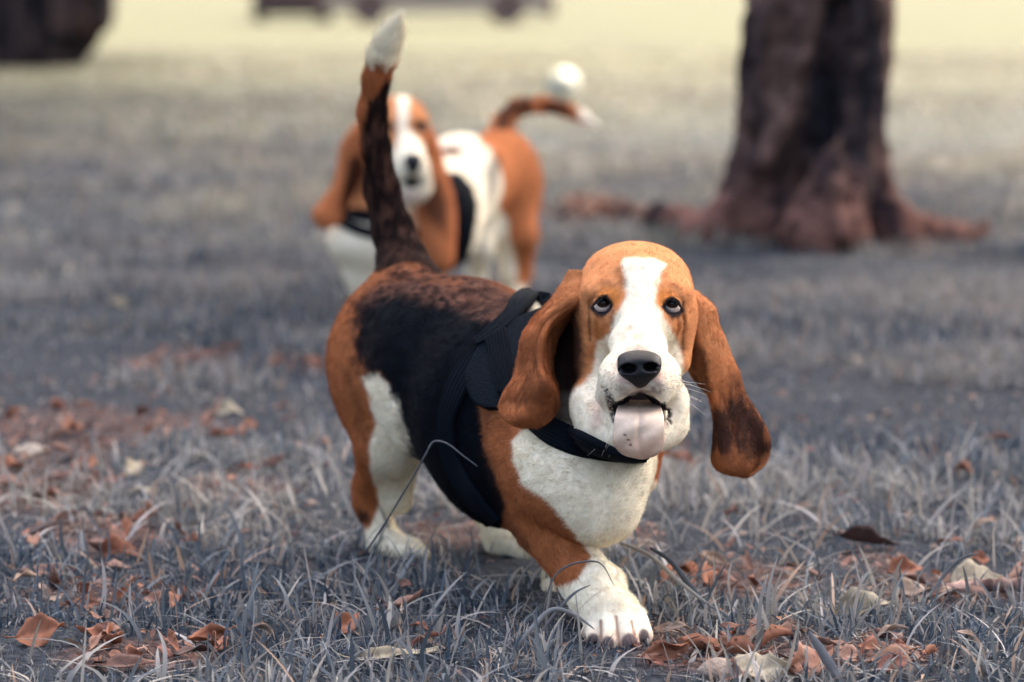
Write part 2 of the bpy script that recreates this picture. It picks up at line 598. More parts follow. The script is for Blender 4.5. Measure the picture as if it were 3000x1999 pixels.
def ear_flap(rows, n, m, bulge, thick, ridge=None, crease=0.66):
    """rows of (x, y, Y) pairs from the head to the tip; bulge toward the viewer; closed flap with a rounded rim"""
    R = catmull(np.asarray(rows, float), n)                 # n x (2 or 3) x 3
    t = np.linspace(0, 1, m)[None, :, None]
    s = np.linspace(0, 1, n)[:, None]
    if R.shape[1] == 3:                                     # edge, crease, edge
        c0 = crease
        u = np.clip(t / c0, 0, 1)
        v = np.clip((t - c0) / (1 - c0), 0, 1)
        px = np.where(t <= c0, R[:, :1] * (1 - u) + R[:, 1:2] * u, R[:, 1:2] * (1 - v) + R[:, 2:3] * v)
        w = np.where(t <= c0, u, v)[..., 0]
        Y = px[..., 2] - bulge * np.where(t[..., 0] <= c0, np.sin(np.pi * w), 0.35 * np.sin(np.pi * w)) * np.sin(np.pi * np.clip(s * 0.9 + 0.1, 0, 1)) ** 0.5
    else:
        px = R[:, :1] * (1 - t) + R[:, 1:] * t
        Y = px[..., 2] - bulge * np.sin(np.pi * t[..., 0]) ** 0.8 * np.sin(np.pi * np.clip(s * 0.9 + 0.1, 0, 1)) ** 0.5
    if ridge is not None:
        Y = Y + ridge(s, t[..., 0])
    Gd = np.empty((n, m, 3))
    for i in range(n):
        for j in range(m):
            Gd[i, j] = P(px[i, j, 0], px[i, j, 1], Y[i, j])
    N = grid_normals(Gd)
    if (N[..., 1].mean()) > 0:
        N = -N
        flip = True
    else:
        flip = False
    w = thick * (np.sin(np.pi * np.linspace(0, 1, m))[None, :] ** 0.5 * 0.8 + 0.2) * (np.where(s < 0.8, 1, np.cos((s - 0.8) / 0.2 * 1.3)))
    n_, m_ = Gd.shape[:2]
    V = np.concatenate([(Gd + N * (w * 0.5)[..., None]).reshape(-1, 3), (Gd - N * (w * 0.5)[..., None]).reshape(-1, 3)])
    I = np.arange(n_ * m_).reshape(n_, m_)
    q = np.stack([I[:-1, :-1], I[:-1, 1:], I[1:, 1:], I[1:, :-1]], -1).reshape(-1, 4)
    Q = [q, q[:, ::-1] + n_ * m_]
    ring = np.concatenate([I[0, :], I[1:, -1], I[-1, -2::-1], I[-2:0:-1, 0]])
    nx = np.roll(ring, -1)
    Q.append(np.stack([ring, ring + n_ * m_, nx + n_ * m_, nx], -1))
    Q = np.concatenate(Q)
    if flip:
        Q = Q[:, ::-1]
    flow = np.gradient(Gd, axis=0)
    flow /= np.linalg.norm(flow, axis=2, keepdims=True) + 1e-9
    NN = np.concatenate([N.reshape(-1, 3), -N.reshape(-1, 3)])
    FL = np.concatenate([flow.reshape(-1, 3)] * 2)
    S = np.concatenate([np.broadcast_to(s, (n_, m_)).ravel()] * 2)
    front = np.concatenate([np.ones(n_ * m_), np.zeros(n_ * m_)])
    return V, Q, NN, FL, S, front

def make_fur(name, V, Q, N, FL, C, LEN, count, parent, mat, rad=0.00011, lift=0.27, away=0.35, jitter=0.25, view=True, mask=None, clumpy=None):
    """short hair grown from the skin mesh, one curve per hair"""
    a, b, c, d = V[Q[:, 0]], V[Q[:, 1]], V[Q[:, 2]], V[Q[:, 3]]
    area = 0.5 * np.linalg.norm(np.cross(c - a, d - b), axis=1)
    if view:
        fn = N[Q].mean(1)
        vd = np.array([0, 0, CAM_H]) - V[Q].mean(1)
        vd /= np.linalg.norm(vd, axis=1, keepdims=True)
        area = area * np.where((fn * vd).sum(1) > -0.25, 1, away)
    if mask is not None:
        area = area * mask[Q].mean(1)
    r = np.random.default_rng(3)
    f = r.choice(len(Q), count, p=area / area.sum())
    u, v = r.random((2, count, 1))
    w = [(1 - u) * (1 - v), u * (1 - v), u * v, (1 - u) * v]
    def lerp(A):
        return sum(w[i] * A[Q[f, i]] for i in range(4))
    p, n, fl, col = lerp(V), lerp(N), lerp(FL), lerp(C)
    ln = sum(w[i][:, 0] * LEN[Q[f, i]] for i in range(4)) * r.uniform(0.6, 1.25, count)
    n /= np.linalg.norm(n, axis=1, keepdims=True) + 1e-9
    fl = fl - n * (fl * n).sum(1, keepdims=True)
    fl /= np.linalg.norm(fl, axis=1, keepdims=True) + 1e-6
    clump = np.stack([vnoise(p, 90, s) - 0.5 for s in (11, 12, 13)], 1)
    cl_ = 0.8
    if clumpy is not None:
        cl_ = lerp(clumpy[:, None])
    lift = lift * np.where(r.random((count, 1)) < 0.14, 2.6, 1.0)
    d0 = fl + n * lift + r.normal(0, jitter, (count, 3)) + clump * cl_
    d0 /= np.linalg.norm(d0, axis=1, keepdims=True)
    d1 = fl + n * lift * 0.35 + r.normal(0, jitter, (count, 3)) * 0.6 + clump * cl_
    d1 /= np.linalg.norm(d1, axis=1, keepdims=True)
    p0 = p - n * 0.0006
    p1 = p0 + (d0 * 0.5 + n * 0.1) * ln[:, None] * 0.5
    p2 = p1 + d1 * ln[:, None] * 0.5
    pos = np.stack([p0, p1, p2], 1).astype(np.float32)
    o_loc = np.zeros(3)
    hc = bpy.data.hair_curves.new(name)
    hc.add_curves([3] * count)
    hc.attributes["position"].data.foreach_set("vector", pos.ravel())
    ra = hc.attributes.get("radius") or hc.attributes.new("radius", 'FLOAT', 'POINT')
    rr = np.tile(np.array([1.0, 0.8, 0.15], np.float32) * rad, count)
    ra.data.foreach_set("value", rr)
    ca = hc.attributes.new("col", 'FLOAT_COLOR', 'CURVE')
    c4 = np.ones((count, 4), np.float32)
    lock = 0.74 + 0.52 * vnoise(p, 330, 19) * (0.5 + vnoise(p, 110, 23))
    c4[:, :3] = np.clip(col * (r.uniform(0.72, 1.26, count) * lock)[:, None], 0, 0.93)
    ca.data.foreach_set("color", c4.ravel())
    hc.materials.append(mat)
    o = bpy.data.objects.new(name, hc)
    COL.objects.link(o)
    o.parent = parent
    o.location = -chain_loc(parent)
    return o

def uv_ball(c, r, fwd, up, nu=36, nv=24):
    fwd = np.asarray(fwd, float); fwd /= np.linalg.norm(fwd)
    rt = np.cross(fwd, up); rt /= np.linalg.norm(rt)
    u2 = np.cross(rt, fwd)
    th = np.linspace(0, np.pi, nv)
    ph = np.linspace(0, 2 * np.pi, nu, endpoint=False)
    T, Ph = np.meshgrid(th, ph, indexing='ij')
    # slight corneal bulge at the front pole
    rr = r * (1 + 0.05 * np.exp(-(T / 0.45) ** 2))
    V = (np.cos(T)[..., None] * fwd + (np.sin(T) * np.cos(Ph))[..., None] * rt + (np.sin(T) * np.sin(Ph))[..., None] * u2) * rr[..., None]
    V = V.reshape(-1, 3) + c
    I = np.arange(nv * nu).reshape(nv, nu)
    J = np.roll(I, -1, 1)
    Q = np.stack([I[:-1], I[1:], J[1:], J[:-1]], -1).reshape(-1, 4)
    return V, Q, T.ravel()

def tube(pts, rad, sides=8, close=True):
    pts = np.asarray(pts, float)
    n = len(pts)
    rad = np.broadcast_to(rad, (n,))
    tg = np.gradient(pts, axis=0)
    tg /= np.linalg.norm(tg, axis=1, keepdims=True) + 1e-12
    ref = np.array([0.3, 0.2, 0.93]) if abs(tg[0] @ np.array([0.3, 0.2, 0.93])) < 0.9 else np.array([1.0, 0, 0])
    V = []
    for i in range(n):
        a = np.cross(tg[i], ref); a /= np.linalg.norm(a) + 1e-12
        b = np.cross(tg[i], a)
        ph = np.linspace(0, 2 * np.pi, sides, endpoint=False)
        V.append(pts[i] + rad[i] * (np.cos(ph)[:, None] * a + np.sin(ph)[:, None] * b))
    V = np.concatenate(V)
    I = np.arange(n * sides).reshape(n, sides)
    J = np.roll(I, -1, 1)
    Q = np.stack([I[:-1], J[:-1], J[1:], I[1:]], -1).reshape(-1, 4)
    faces = Q.tolist()
    if close:
        faces += [I[0].tolist()[::-1], I[-1].tolist()]
    return V, faces

# ------------------------------------------------------------------ trees
def bark_cols(V, seed, dark=(0.016, 0.014, 0.017), light=(0.108, 0.066, 0.054)):
    n = fbm(V * [1, 1, 0.16], 11, seed, 4)
    k = sstep(0.34, 0.66, n)[:, None]
    c = np.array(dark) * (1 - k) + np.array(light) * k
    w = sstep(0.62, 0.74, fbm(V * [1, 1, 0.5], 5, seed + 5, 3))[:, None]
    return c * (1 - w * 0.5) + np.array((0.17, 0.10, 0.085)) * w * 0.5

def crown_mesh(centres, n, size, seed):
    r = np.random.default_rng(seed)
    V, Cc = [], []
    for (c, rad, share) in centres:
        per = int(n * share)
        d = r.normal(size=(per, 3)); d /= np.linalg.norm(d, axis=1, keepdims=True)
        p = np.array(c) + d * np.array(rad) * (r.random((per, 1)) ** 0.45)
        a = r.normal(size=(per, 3)); a /= np.linalg.norm(a, axis=1, keepdims=True)
        b_ = np.cross(a, r.normal(size=(per, 3))); b_ /= np.linalg.norm(b_, axis=1, keepdims=True)
        s = size * r.uniform(0.6, 1.3, (per, 1))
        V.append(np.stack([p - a * s, p - b_ * s * 0.45, p + a * s, p + b_ * s * 0.45], 1).reshape(-1, 3))
        Cc.append(np.repeat(np.array([[0.045, 0.062, 0.035]]) * r.uniform(0.6, 1.5, (per, 1)), 4, axis=0))
    V = np.concatenate(V)
    return V, np.arange(len(V)).reshape(-1, 4), np.concatenate(Cc)

def limbs(base, top_pts, r0, seed):
    parts, o, Fc = [], 0, []
    r = np.random.default_rng(seed)
    for tp in top_pts:
        tp = np.array(tp)
        pts = [base + (tp - base) * t + np.array([0, 0, 0.5]) * math.sin(math.pi * t) + r.normal(0, 0.06, 3) * (0 < t < 1) for t in np.linspace(0, 1, 9)]
        v, fc = tube(pts, np.linspace(r0, r0 * 0.2, 9), 8)
        parts.append(v); Fc += [[k + o for k in q] for q in fc]; o += len(v)
    return np.concatenate(parts), Fc

def build_right_tree():
    f = Field()
    Y = 9.5
    def q(x, y, dy=0.0): return P(x, y, Y + dy)
    r_ = lambda px: M(px, Y)
    base = q(2365, 660); base[2] = -0.1
    f.cap(q(2360, 600), q(2370, 420), r_(222), r_(204), 0.05)
    f.cap(q(2372, 420), q(2390, 200), r_(204), r_(200), 0.05)
    f.cap(q(2390, 200), q(2402, 0), r_(200), r_(192), 0.05)
    top = np.array([q(2402, 0)[0] + 0.25, Y + 0.1, 3.6])
    f.cap(q(2402, 0), top, r_(204), 0.17, 0.05)
    # buttress roots
    f.cap(q(2235, 540, -0.05), q(2095, 690, -0.10), r_(98), r_(62), 0.08)
    f.cap(q(2080, 690, -0.1), q(1940, 640, 0.15), r_(70), r_(48), 0.06)
    f.cap(q(2500, 520, -0.05), q(2620, 690, -0.15), r_(105), r_(66), 0.08)
    f.cap(q(2620, 670, -0.15), q(2860, 690, -0.1), r_(62), r_(30), 0.06)
    f.cap(q(2640, 720, -0.3), q(2740, 745, -0.35), r_(40), r_(22), 0.06)
    f.cap(q(2450, 420, -0.18), q(2440, 710, -0.30), r_(78), r_(105), 0.07)
    f.cap(q(2420, 480, -0.24), q(2330, 690, -0.30), r_(40), r_(55), 0.04)
    f.cap(q(2450, 560, -0.33), q(2480, 690, -0.42), r_(26), r_(34), 0.03)
    f.cap(q(2230, 60, -0.14), q(2215, 330, -0.15), r_(56), r_(58), 0.04)
    f.cap(q(2280, 330, -0.2), q(2250, 470, -0.2), r_(30), r_(34), 0.04)
    f.cap(q(2560, 60, -0.1), q(2530, 420, -0.12), r_(48), r_(60), 0.05)
    # deep furrows
    f.chain([q(2455, 20, -0.19), q(2415, 250, -0.19), q(2385, 400, -0.19), q(2310, 520, -0.20), q(2190, 600, -0.19)], [r_(40), r_(66), r_(70), r_(62), r_(48)], 0.03, mode=-1)
    f.chain([q(2310, -60, -0.19), q(2302, 100, -0.19), q(2285, 240, -0.20), q(2262, 330, -0.22)], [r_(44), r_(44), r_(36), r_(14)], 0.03, mode=-1)
    f.chain([q(2510, 300, -0.2), q(2500, 440, -0.25), q(2490, 520, -0.3)], [r_(12), r_(16), r_(16)], 0.04, mode=-1)
    for a in ((2405, 552, -0.37), (2500, 535, -0.33), (2490, 590, -0.37), (2380, 640, -0.40)):
        f.ell(q(*a), (r_(24), 0.06, r_(22)), 0.03, -1)
    V, Q, N = f.mesh(0.014, [0.28, 8.75, -0.12], [1.72, 10.1, 3.6])
    rough = (fbm(V * [1, 1, 0.35], 14, 4, 3) - 0.5) * 0.06 + (fbm(V * [1, 1, 0.4], 45, 6, 2) - 0.5) * 0.024
    V = V + N * rough[:, None]
    root = empty("tree", (base[0], Y, 0))
    tag(root, "dark furrowed tree trunk with spreading buttress roots behind the dogs", "tree")
    mesh_obj("trunk", V, Q, MAT['bark'], root, cols=bark_cols(V, 3) * (1 + (1 - sstep(0.0, 0.35, V[:, 2]))[:, None] * np.array([0.55, 0.2, 0.1])))
    lv, lf = limbs(top - np.array([0, 0, 0.15]), [(4.2, 8.2, 7.2), (3.0, 7.0, 7.4), (3.0, 13.8, 7.6), (-0.3, 16.5, 7.8), (4.6, 12.0, 7.8), (0.6, 21.0, 8.4)], 0.15, 2)
    mesh_obj("branches", lv, lf, MAT['bark'], root, cols=bark_cols(lv, 8))
    cv, cq, cc = crown_mesh(CROWN_A, 11000, 0.34, 5)
    mesh_obj("shade_crown", cv, cq, MAT['canopy'], root, smooth=False, cols=cc)

CROWN_A = [((3.5, 8.2, 7.9), (3.4, 4.0, 2.2), 0.36), ((3.4, 13.0, 8.0), (3.4, 4.4, 2.2), 0.11), ((-0.6, 17.5, 8.2), (3.5, 4.0, 2.0), 0.11), ((0.0, 22.0, 8.8), (3.2, 4.6, 2.0), 0.09)]  # unseen crown, stretched far past its trunk to throw shade over the foreground

def build_left_tree():
    f = Field()
    Y = 30.0
    def q(x, y, dy=0.0): return P(x, y, Y + dy)
    r_ = lambda px: M(px, Y)
    f.cap(q(40, 225), q(70, 60), r_(150), r_(195), 0.05)
    f.cap(q(70, 60), q(150, -400), r_(195), r_(180), 0.05)
    f.cap(q(262, -60, -0.25), q(262, 40, -0.25), r_(86), r_(70), 0.06)
    f.cap(q(262, 40, -0.2), q(200, 195, -0.1), r_(70), r_(36), 0.06)
    f.cap(q(10, 120, -0.3), q(-60, 215, -0.6), r_(80), r_(50), 0.1)
    f.chain([q(178, -80, -0.62), q(172, 60, -0.62), q(150, 180, -0.62)], [r_(26), r_(26), r_(24)], 0.1, mode=-1)
    top = q(150, -400)
    V, Q, N = f.mesh(0.04, [-6.2, 28.6, -0.15], [-3.2, 31.2, top[2]])
    V = V + N * ((fbm(V * [1, 1, 0.3], 7, 14, 3) - 0.5) * 0.10)[:, None]
    root = empty("tree", (-4.6, Y, 0))
    tag(root, "thick dark tree trunk far off in the top left corner", "tree")
    mesh_obj("trunk", V, Q, MAT['bark'], root, cols=bark_cols(V, 23, (0.008, 0.009, 0.012), (0.075, 0.052, 0.052)))
    b0 = np.array([top[0], Y, top[2] - 0.3])
    lv, lf = limbs(b0, [(-9, 28, 8.5), (-1.5, 27, 8.6), (-4, 35, 9), (-8, 33, 9), (-5, 25, 8.4)], 0.4, 4)
    mesh_obj("branches", lv, lf, MAT['bark'], root, cols=bark_cols(lv, 28))
    cv, cq, cc = crown_mesh(CROWN_B, 9000, 0.5, 6)
    mesh_obj("shade_crown", cv, cq, MAT['canopy'], root, smooth=False, cols=cc)

CROWN_B = [((-7.5, 28, 9.5), (6.5, 6, 2.6), 0.17), ((-3.5, 26, 9.5), (6, 6, 2.4), 0.14), ((-4.5, 35, 9.6), (5.5, 5, 2.6), 0.2), ((-12, 26, 9.5), (6, 7, 2.4), 0.15)]  # out-of-view crown, spread and thinned for its shade on the far lawn
build_right_tree()
build_left_tree()

# ------------------------------------------------------------------ far things at the top of the picture
def rounded_box(lo, hi, bev):
    bm_me = bpy.data.meshes.new("tmp")
    import bmesh
    bm = bmesh.new()
    bmesh.ops.create_cube(bm, size=1.0)
    lo, hi = np.array(lo), np.array(hi)
    for v in bm.verts:
        for i in range(3):
            v.co[i] = (lo[i] + hi[i]) / 2 + v.co[i] * (hi[i] - lo[i])
    bmesh.ops.bevel(bm, geom=bm.edges[:], offset=bev, segments=3, profile=0.6, affect='EDGES')
    V = np.array([v.co[:] for v in bm.verts])
    Fc = [[v.index for v in fc.verts] for fc in bm.faces]
    bm.free()
    bpy.data.meshes.remove(bm_me)
    return V, Fc

def car(name, label, x, y, rz, paint, low='tyre', group=None):
    root = empty(name, (x, y, 0), rz)
    tag(root, label, "car", group)
    c_, s_ = math.cos(rz), math.sin(rz)
    def part(nm, V, Fc, mat):
        V = np.asarray(V)
        o = mesh_obj(nm, V, Fc, mat, smooth=False)
        o.parent = root
        return o
    # a real side profile swept across the width (x = length, y = width)
    prof = np.array([(-2.1, 0.22), (-2.15, 0.62), (-2.0, 0.86), (-1.35, 0.95), (-0.75, 1.42), (0.75, 1.46), (1.5, 1.02), (2.05, 0.92), (2.15, 0.6), (2.1, 0.22)])
    prof = catmull(prof, 40)
    ys = [-0.85, -0.80, -0.6, 0.6, 0.80, 0.85]
    sc = [0.97, 0.99, 1.0, 1.0, 0.99, 0.97]
    V = np.array([[px_ * s, yy * (1 - 0.12 * max(0, (pz - 0.95)) / 0.5), 0.3 + (pz - 0.3) * s] for yy, s in zip(ys, sc) for px_, pz in prof])
    n = len(prof)
    Fc = []
    for i in range(len(ys) - 1):
        for j in range(n):
            Fc.append([i * n + j, i * n + (j + 1) % n, (i + 1) * n + (j + 1) % n, (i + 1) * n + j])
    Fc += [list(range(n))[::-1], [(len(ys) - 1) * n + j for j in range(n)]]
    part("car_body", V, Fc, paint)
    for sy in (-1, 1):
        for pts in ([(-1.15, 1.0), (-0.72, 1.36), (-0.05, 1.39), (-0.05, 1.0)], [(0.05, 1.0), (0.05, 1.39), (0.7, 1.38), (1.3, 1.0)]):
            yy = 0.85
            V = [(a, sy * (yy * (1 - 0.12 * max(0, z - 0.95) / 0.5) + 0.004), z) for a, z in pts] + [(a, sy * (yy * (1 - 0.12 * max(0, z - 0.95) / 0.5) - 0.02), z) for a, z in pts]
            part("side_window", V, [[0, 1, 2, 3], [7, 6, 5, 4], [0, 4, 5, 1], [1, 5, 6, 2], [2, 6, 7, 3], [3, 7, 4, 0]], MAT['carglass'])
    for sx in (-1.3, 1.32):
        for sy in (-1, 1):
            th = np.linspace(0, 2 * np.pi, 24, endpoint=False)
            V = np.concatenate([np.column_stack([sx + np.cos(th) * 0.32, np.full(24, sy * a), 0.32 + np.sin(th) * 0.32]) for a in (0.66, 0.88)])
            Fc = [[i, (i + 1) % 24, 24 + (i + 1) % 24, 24 + i] for i in range(24)] + [list(range(24))[::-1], list(range(24, 48))]
            w = part("wheel", V, Fc, MAT[low])
            V2 = np.column_stack([sx + np.cos(th) * 0.19, np.full(24, sy * 0.89), 0.32 + np.sin(th) * 0.19])
            V3 = np.column_stack([sx + np.cos(th) * 0.19, np.full(24, sy * 0.875), 0.32 + np.sin(th) * 0.19])
            mesh_obj("rim", np.concatenate([V2, V3]), [list(range(24)), list(range(24, 48))[::-1]] + [[i, (i + 1) % 24, 24 + (i + 1) % 24, 24 + i] for i in range(24)], MAT['rim']).parent = w
    for ex in (-1, 1):
        V, Fc2 = rounded_box((ex * 2.12 - 0.1, -0.82, 0.16), (ex * 2.12 + 0.1, 0.82, 0.52), 0.04)
        part("bumper", V, Fc2, MAT[low])
        for sy in (-1, 1):
            V, Fc2 = rounded_box((ex * 2.08 - 0.07, sy * 0.62 - 0.16, 0.66), (ex * 2.08 + 0.07, sy * 0.62 + 0.16, 0.82), 0.03)
            part("headlight" if ex > 0 else "tail_light", V, Fc2, MAT['rim'] if ex > 0 else MAT['redlamp'])
    V, Fc2 = rounded_box((-0.34, -0.62, 1.0), (0.34, 0.62, 1.05), 0.02)
    return root

MAT['carpaint_rose'] = simple_mat("rose_car_paint", (0.10, 0.058, 0.056), 0.35, 0.5, nscale=2, namt=0.05)
MAT['carpaint_cream'] = simple_mat("cream_car_paint", (0.30, 0.245, 0.20), 0.35, 0.5, nscale=2, namt=0.05)
MAT['rose_low'] = simple_mat("rose_sill_plastic", (0.16, 0.10, 0.088), 0.8, 0.2)
MAT['carglass'] = simple_mat("car_glass", (0.03, 0.035, 0.04), 0.05, 0.6)
MAT['tyre'] = simple_mat("dusty_rubber", (0.035, 0.026, 0.028), 0.85, 0.2)
MAT['rim'] = simple_mat("dusty_wheel_rim", (0.10, 0.07, 0.065), 0.6, 0.3)
MAT['redlamp'] = simple_mat("red_lamp", (0.30, 0.03, 0.03), 0.2, 0.5)
g = G(830, 66)
car("parked_car", "rose coloured car parked end-on at the far edge of the field", g[0], g[1] + 2.2, math.radians(-84), MAT['carpaint_rose']).scale = (0.86, 0.86, 0.86)
g = G(1275, 72)
car("parked_car", "cream car parked side-on at the far edge, behind the raised tail", g[0], g[1] + 0.9, math.radians(4), MAT['carpaint_cream'], 'rose_low')

# white ball lying on the grass beyond the second dog
g = G(1648, 300)
bv, bq, bt = uv_ball(np.array([g[0], g[1], 0.108]), 0.11, np.array([0.3, -1, 0.4]), np.array([0, 0, 1.0]), 40, 28)
# seams pressed into the ball
bd = bv - np.array([g[0], g[1], 0.108]); bd /= np.linalg.norm(bd, axis=1, keepdims=True)
seam = np.min(np.abs(np.stack([bd[:, 0] - 0.35 * bd[:, 2], bd[:, 1] + 0.3 * bd[:, 0], bd[:, 2] - 0.2 * bd[:, 1]], 1)), axis=1)
bv = bv - bd * (0.0025 * (1 - sstep(0.02, 0.07, seam)))[:, None]
MAT['ball'] = simple_mat("white_ball_leather", (0.52, 0.50, 0.40), 0.5, 0.4, nscale=30, namt=0.06)
tag(mesh_obj("ball", bv, bq, MAT['ball']), "white ball lying on the grass beyond the second dog's tail", "ball")
# ------------------------------------------------------------------ the walking basset hound
WHITE = np.array([0.94, 0.815, 0.610])
TAN_FACE = np.array([0.60, 0.245, 0.098])
TAN_LEG = np.array([0.40, 0.138, 0.052])
TAN_EAR = np.array([0.36, 0.120, 0.046])
BLACK = np.array([0.0018, 0.0034, 0.0062])
BROWNBLACK = np.array([0.026, 0.014, 0.013])
PINK = np.array([0.52, 0.33, 0.26])

def build_front_dog():
    f = Field()
    def c(a, b, ra, rb, k=0.02, mode=1):      # capsule between two measured points (x, y, Y); radii in photo pixels
        f.cap(P(*a), P(*b), M(ra, a[2]), M(rb, b[2]), k, mode)
    def e(p, rx, ry, rz, k=0.02, mode=1, flow=None):   # rx, rz in photo pixels, ry in metres
        f.ell(P(*p), (M(rx, p[2]), ry, M(rz, p[2])), k, mode, None, flow)

    # trunk, from chest to rump
    c((1655, 1325, 3.86), (1545, 1215, 4.00), 225, 300, 0.05)
    c((1545, 1215, 4.00), (1360, 1095, 4.17), 300, 262, 0.05)
    c((1360, 1095, 4.17), (1212, 1010, 4.31), 248, 216, 0.05)
    e((1152, 1045, 4.33), 146, 0.10, 196, 0.05)
    e((1470, 1345, 3.98), 150, 0.09, 175, 0.04)                # deep brisket behind the elbow
    # chest and loose skin
    e((1690, 1390, 3.80), 180, 0.085, 175, 0.04)
    e((1755, 1470, 3.775), 128, 0.065, 128, 0.03)
    e((1740, 1530, 3.745), 50, 0.03, 52, 0.008)
    c((1800, 1440, 3.74), (1842, 1385, 3.75), 60, 60, 0.02)
    e((1835, 1330, 3.82), 85, 0.06, 110, 0.03)
    # neck
    c((1840, 960, 3.82), (1650, 1260, 3.90), 165, 215, 0.045)
    c((1755, 1130, 3.80), (1690, 1330, 3.82), 118, 150, 0.03)
    # tail
    f.chain([P(1195, 835, 4.33), P(1180, 770, 4.37), P(1152, 680, 4.40), P(1120, 560, 4.42), P(1098, 440, 4.43), P(1090, 330, 4.43),
             P(1102, 235, 4.42), P(1119, 172, 4.41), P(1135, 128, 4.405), P(1151, 92, 4.40), P(1169, 54, 4.39)],
            [M(r, 4.4) for r in (86, 67, 53, 44, 39, 35, 33, 34, 31, 22, 5)], 0.012, 0.03)

    # right hind leg (the one in view)
    e((1112, 1130, 4.31), 112, 0.09, 180, 0.05)
    c((1120, 1060, 4.32), (1145, 1300, 4.24), 122, 80, 0.04)
    c((1140, 1300, 4.24), (1090, 1430, 4.32), 92, 52, 0.025)
    c((1085, 1420, 4.33), (1076, 1490, 4.34), 46, 32, 0.018)
    c((1085, 1470, 4.33), (1128, 1585, 4.30), 42, 44, 0.018)
    c((1195, 1290, 4.25), (1160, 1460, 4.29), 36, 48, 0.02)
    c((1128, 1600, 4.30), (1205, 1616, 4.25), 46, 40, 0.015)
    for dx, dy in ((0, -6), (26, 0), (50, 6)):
        c((1160 + dx, 1604 + dy, 4.27), (1190 + dx, 1618 + dy, 4.22), 22, 18, 0.005)
    # left hind leg, stepping under the belly
    c((1380, 1180, 4.36), (1440, 1400, 4.28), 130, 88, 0.04)
    c((1440, 1400, 4.28), (1450, 1500, 4.33), 80, 50, 0.03)
    c((1450, 1500, 4.33), (1480, 1570, 4.28), 56, 62, 0.02)
    c((1480, 1568, 4.28), (1535, 1598, 4.22), 58, 40, 0.015)

    # right front leg, striding forward
    e((1500, 1345, 3.90), 100, 0.07, 160, 0.04)
    c((1530, 1390, 3.88), (1600, 1535, 3.84), 122, 92, 0.03)
    c((1600, 1535, 3.83), (1712, 1690, 3.77), 90, 74, 0.010)
    c((1712, 1690, 3.77), (1746, 1740, 3.75), 76, 75, 0.012)
    c((1746, 1740, 3.75), (1796, 1815, 3.71), 75, 88, 0.015)
    c((1768, 1690, 3.745), (1792, 1694, 3.745), 34, 26, 0.02)
    toes = [((1755, 1815, 3.70), (1742, 1872, 3.672), 34, 30), ((1782, 1818, 3.685), (1782, 1884, 3.652), 34, 32),
            ((1828, 1818, 3.683), (1842, 1882, 3.650), 34, 33), ((1862, 1808, 3.695), (1884, 1862, 3.668), 34, 30)]
    for a, b, ra, rb in toes:
        c(a, b, ra, rb, 0.0045)
    c((1722, 1860, 3.70), (1724, 1888, 3.70), 24, 20, 0.008)
    for a, b in (((1760, 1828, 3.665), (1762, 1900, 3.640)), ((1806, 1812, 3.662), (1813, 1900, 3.632)), ((1848, 1822, 3.662), (1866, 1895, 3.640))):
        c(a, b, 3, 4, 0.004, -1)
    # left front leg, trailing
    c((1790, 1390, 3.95), (1690, 1545, 4.05), 95, 62, 0.03)
    c((1690, 1545, 4.05), (1635, 1690, 4.07), 58, 42, 0.02)
    c((1640, 1690, 4.06), (1620, 1750, 4.00), 44, 42, 0.015)
    c((1890, 1310, 3.90), (1880, 1400, 3.90), 52, 44, 0.03)       # left shoulder

    # head
    e((1862, 880, 3.775), 172, 0.095, 152, 0.02, flow=((0.0, 0.8, 0.5), 0.09))
    e((1862, 800, 3.79), 130, 0.08, 78, 0.03)
    c((1735, 930, 3.765), (1728, 1070, 3.745), 52, 46, 0.025)
    c((1990, 930, 3.765), (1982, 1060, 3.745), 50, 42, 0.025)
    c((1868, 905, 3.735), (1872, 1062, 3.630), 108, 76, 0.03)
    e((1766, 852, 3.720), 52, 0.026, 26, 0.025)
    e((1968, 856, 3.720), 48, 0.026, 24, 0.025)
    e((1772, 935, 3.715), 46, 0.022, 30, 0.014)
    e((1963, 937, 3.715), 42, 0.022, 28, 0.014)
    c((1866, 800, 3.70), (1868, 960, 3.668), 46, 50, 0.02)
    # upper lips and hanging flews
    e((1832, 1112, 3.605), 56, 0.034, 46, 0.014)
    e((1918, 1112, 3.605), 54, 0.034, 46, 0.014)
    c((1812, 1100, 3.622), (1788, 1160, 3.648), 58, 44, 0.018)
    c((1940, 1100, 3.625), (1962, 1170, 3.66), 52, 42, 0.022)
    e((1748, 1185, 3.722), 82, 0.05, 96, 0.014)
    e((1778, 1215, 3.690), 58, 0.04, 76, 0.02)
    e((1975, 1195, 3.682), 40, 0.04, 80, 0.02)
    e((1817, 1150, 3.612), 34, 0.026, 40, 0.014)
    e((1932, 1150, 3.612), 32, 0.026, 40, 0.014)
    # lower jaw and dewlap
    e((1868, 1262, 3.655), 92, 0.055, 74, 0.02)
    e((1800, 1258, 3.695), 84, 0.05, 60, 0.025)
    e((1938, 1250, 3.68), 52, 0.045, 62, 0.02)
    e((1754, 1248, 3.700), 46, 0.034, 46, 0.016)
    e((1972, 1243, 3.690), 34, 0.030, 42, 0.016)
    # open mouth
    e((1873, 1188, 3.575), 62, 0.050, 24, 0.008, -1)
    e((1873, 1215, 3.575), 76, 0.045, 22, 0.008, -1)
    f.chain([P(1772, 1136, 3.612), P(1782, 1165, 3.606), P(1797, 1195, 3.608), P(1806, 1240, 3.618)], [M(5, 3.6), M(10, 3.6), M(13, 3.6), M(11, 3.6)], 0.005, mode=-1)
    c((1950, 1205, 3.600), (1952, 1240, 3.612), 16, 11, 0.006, -1)
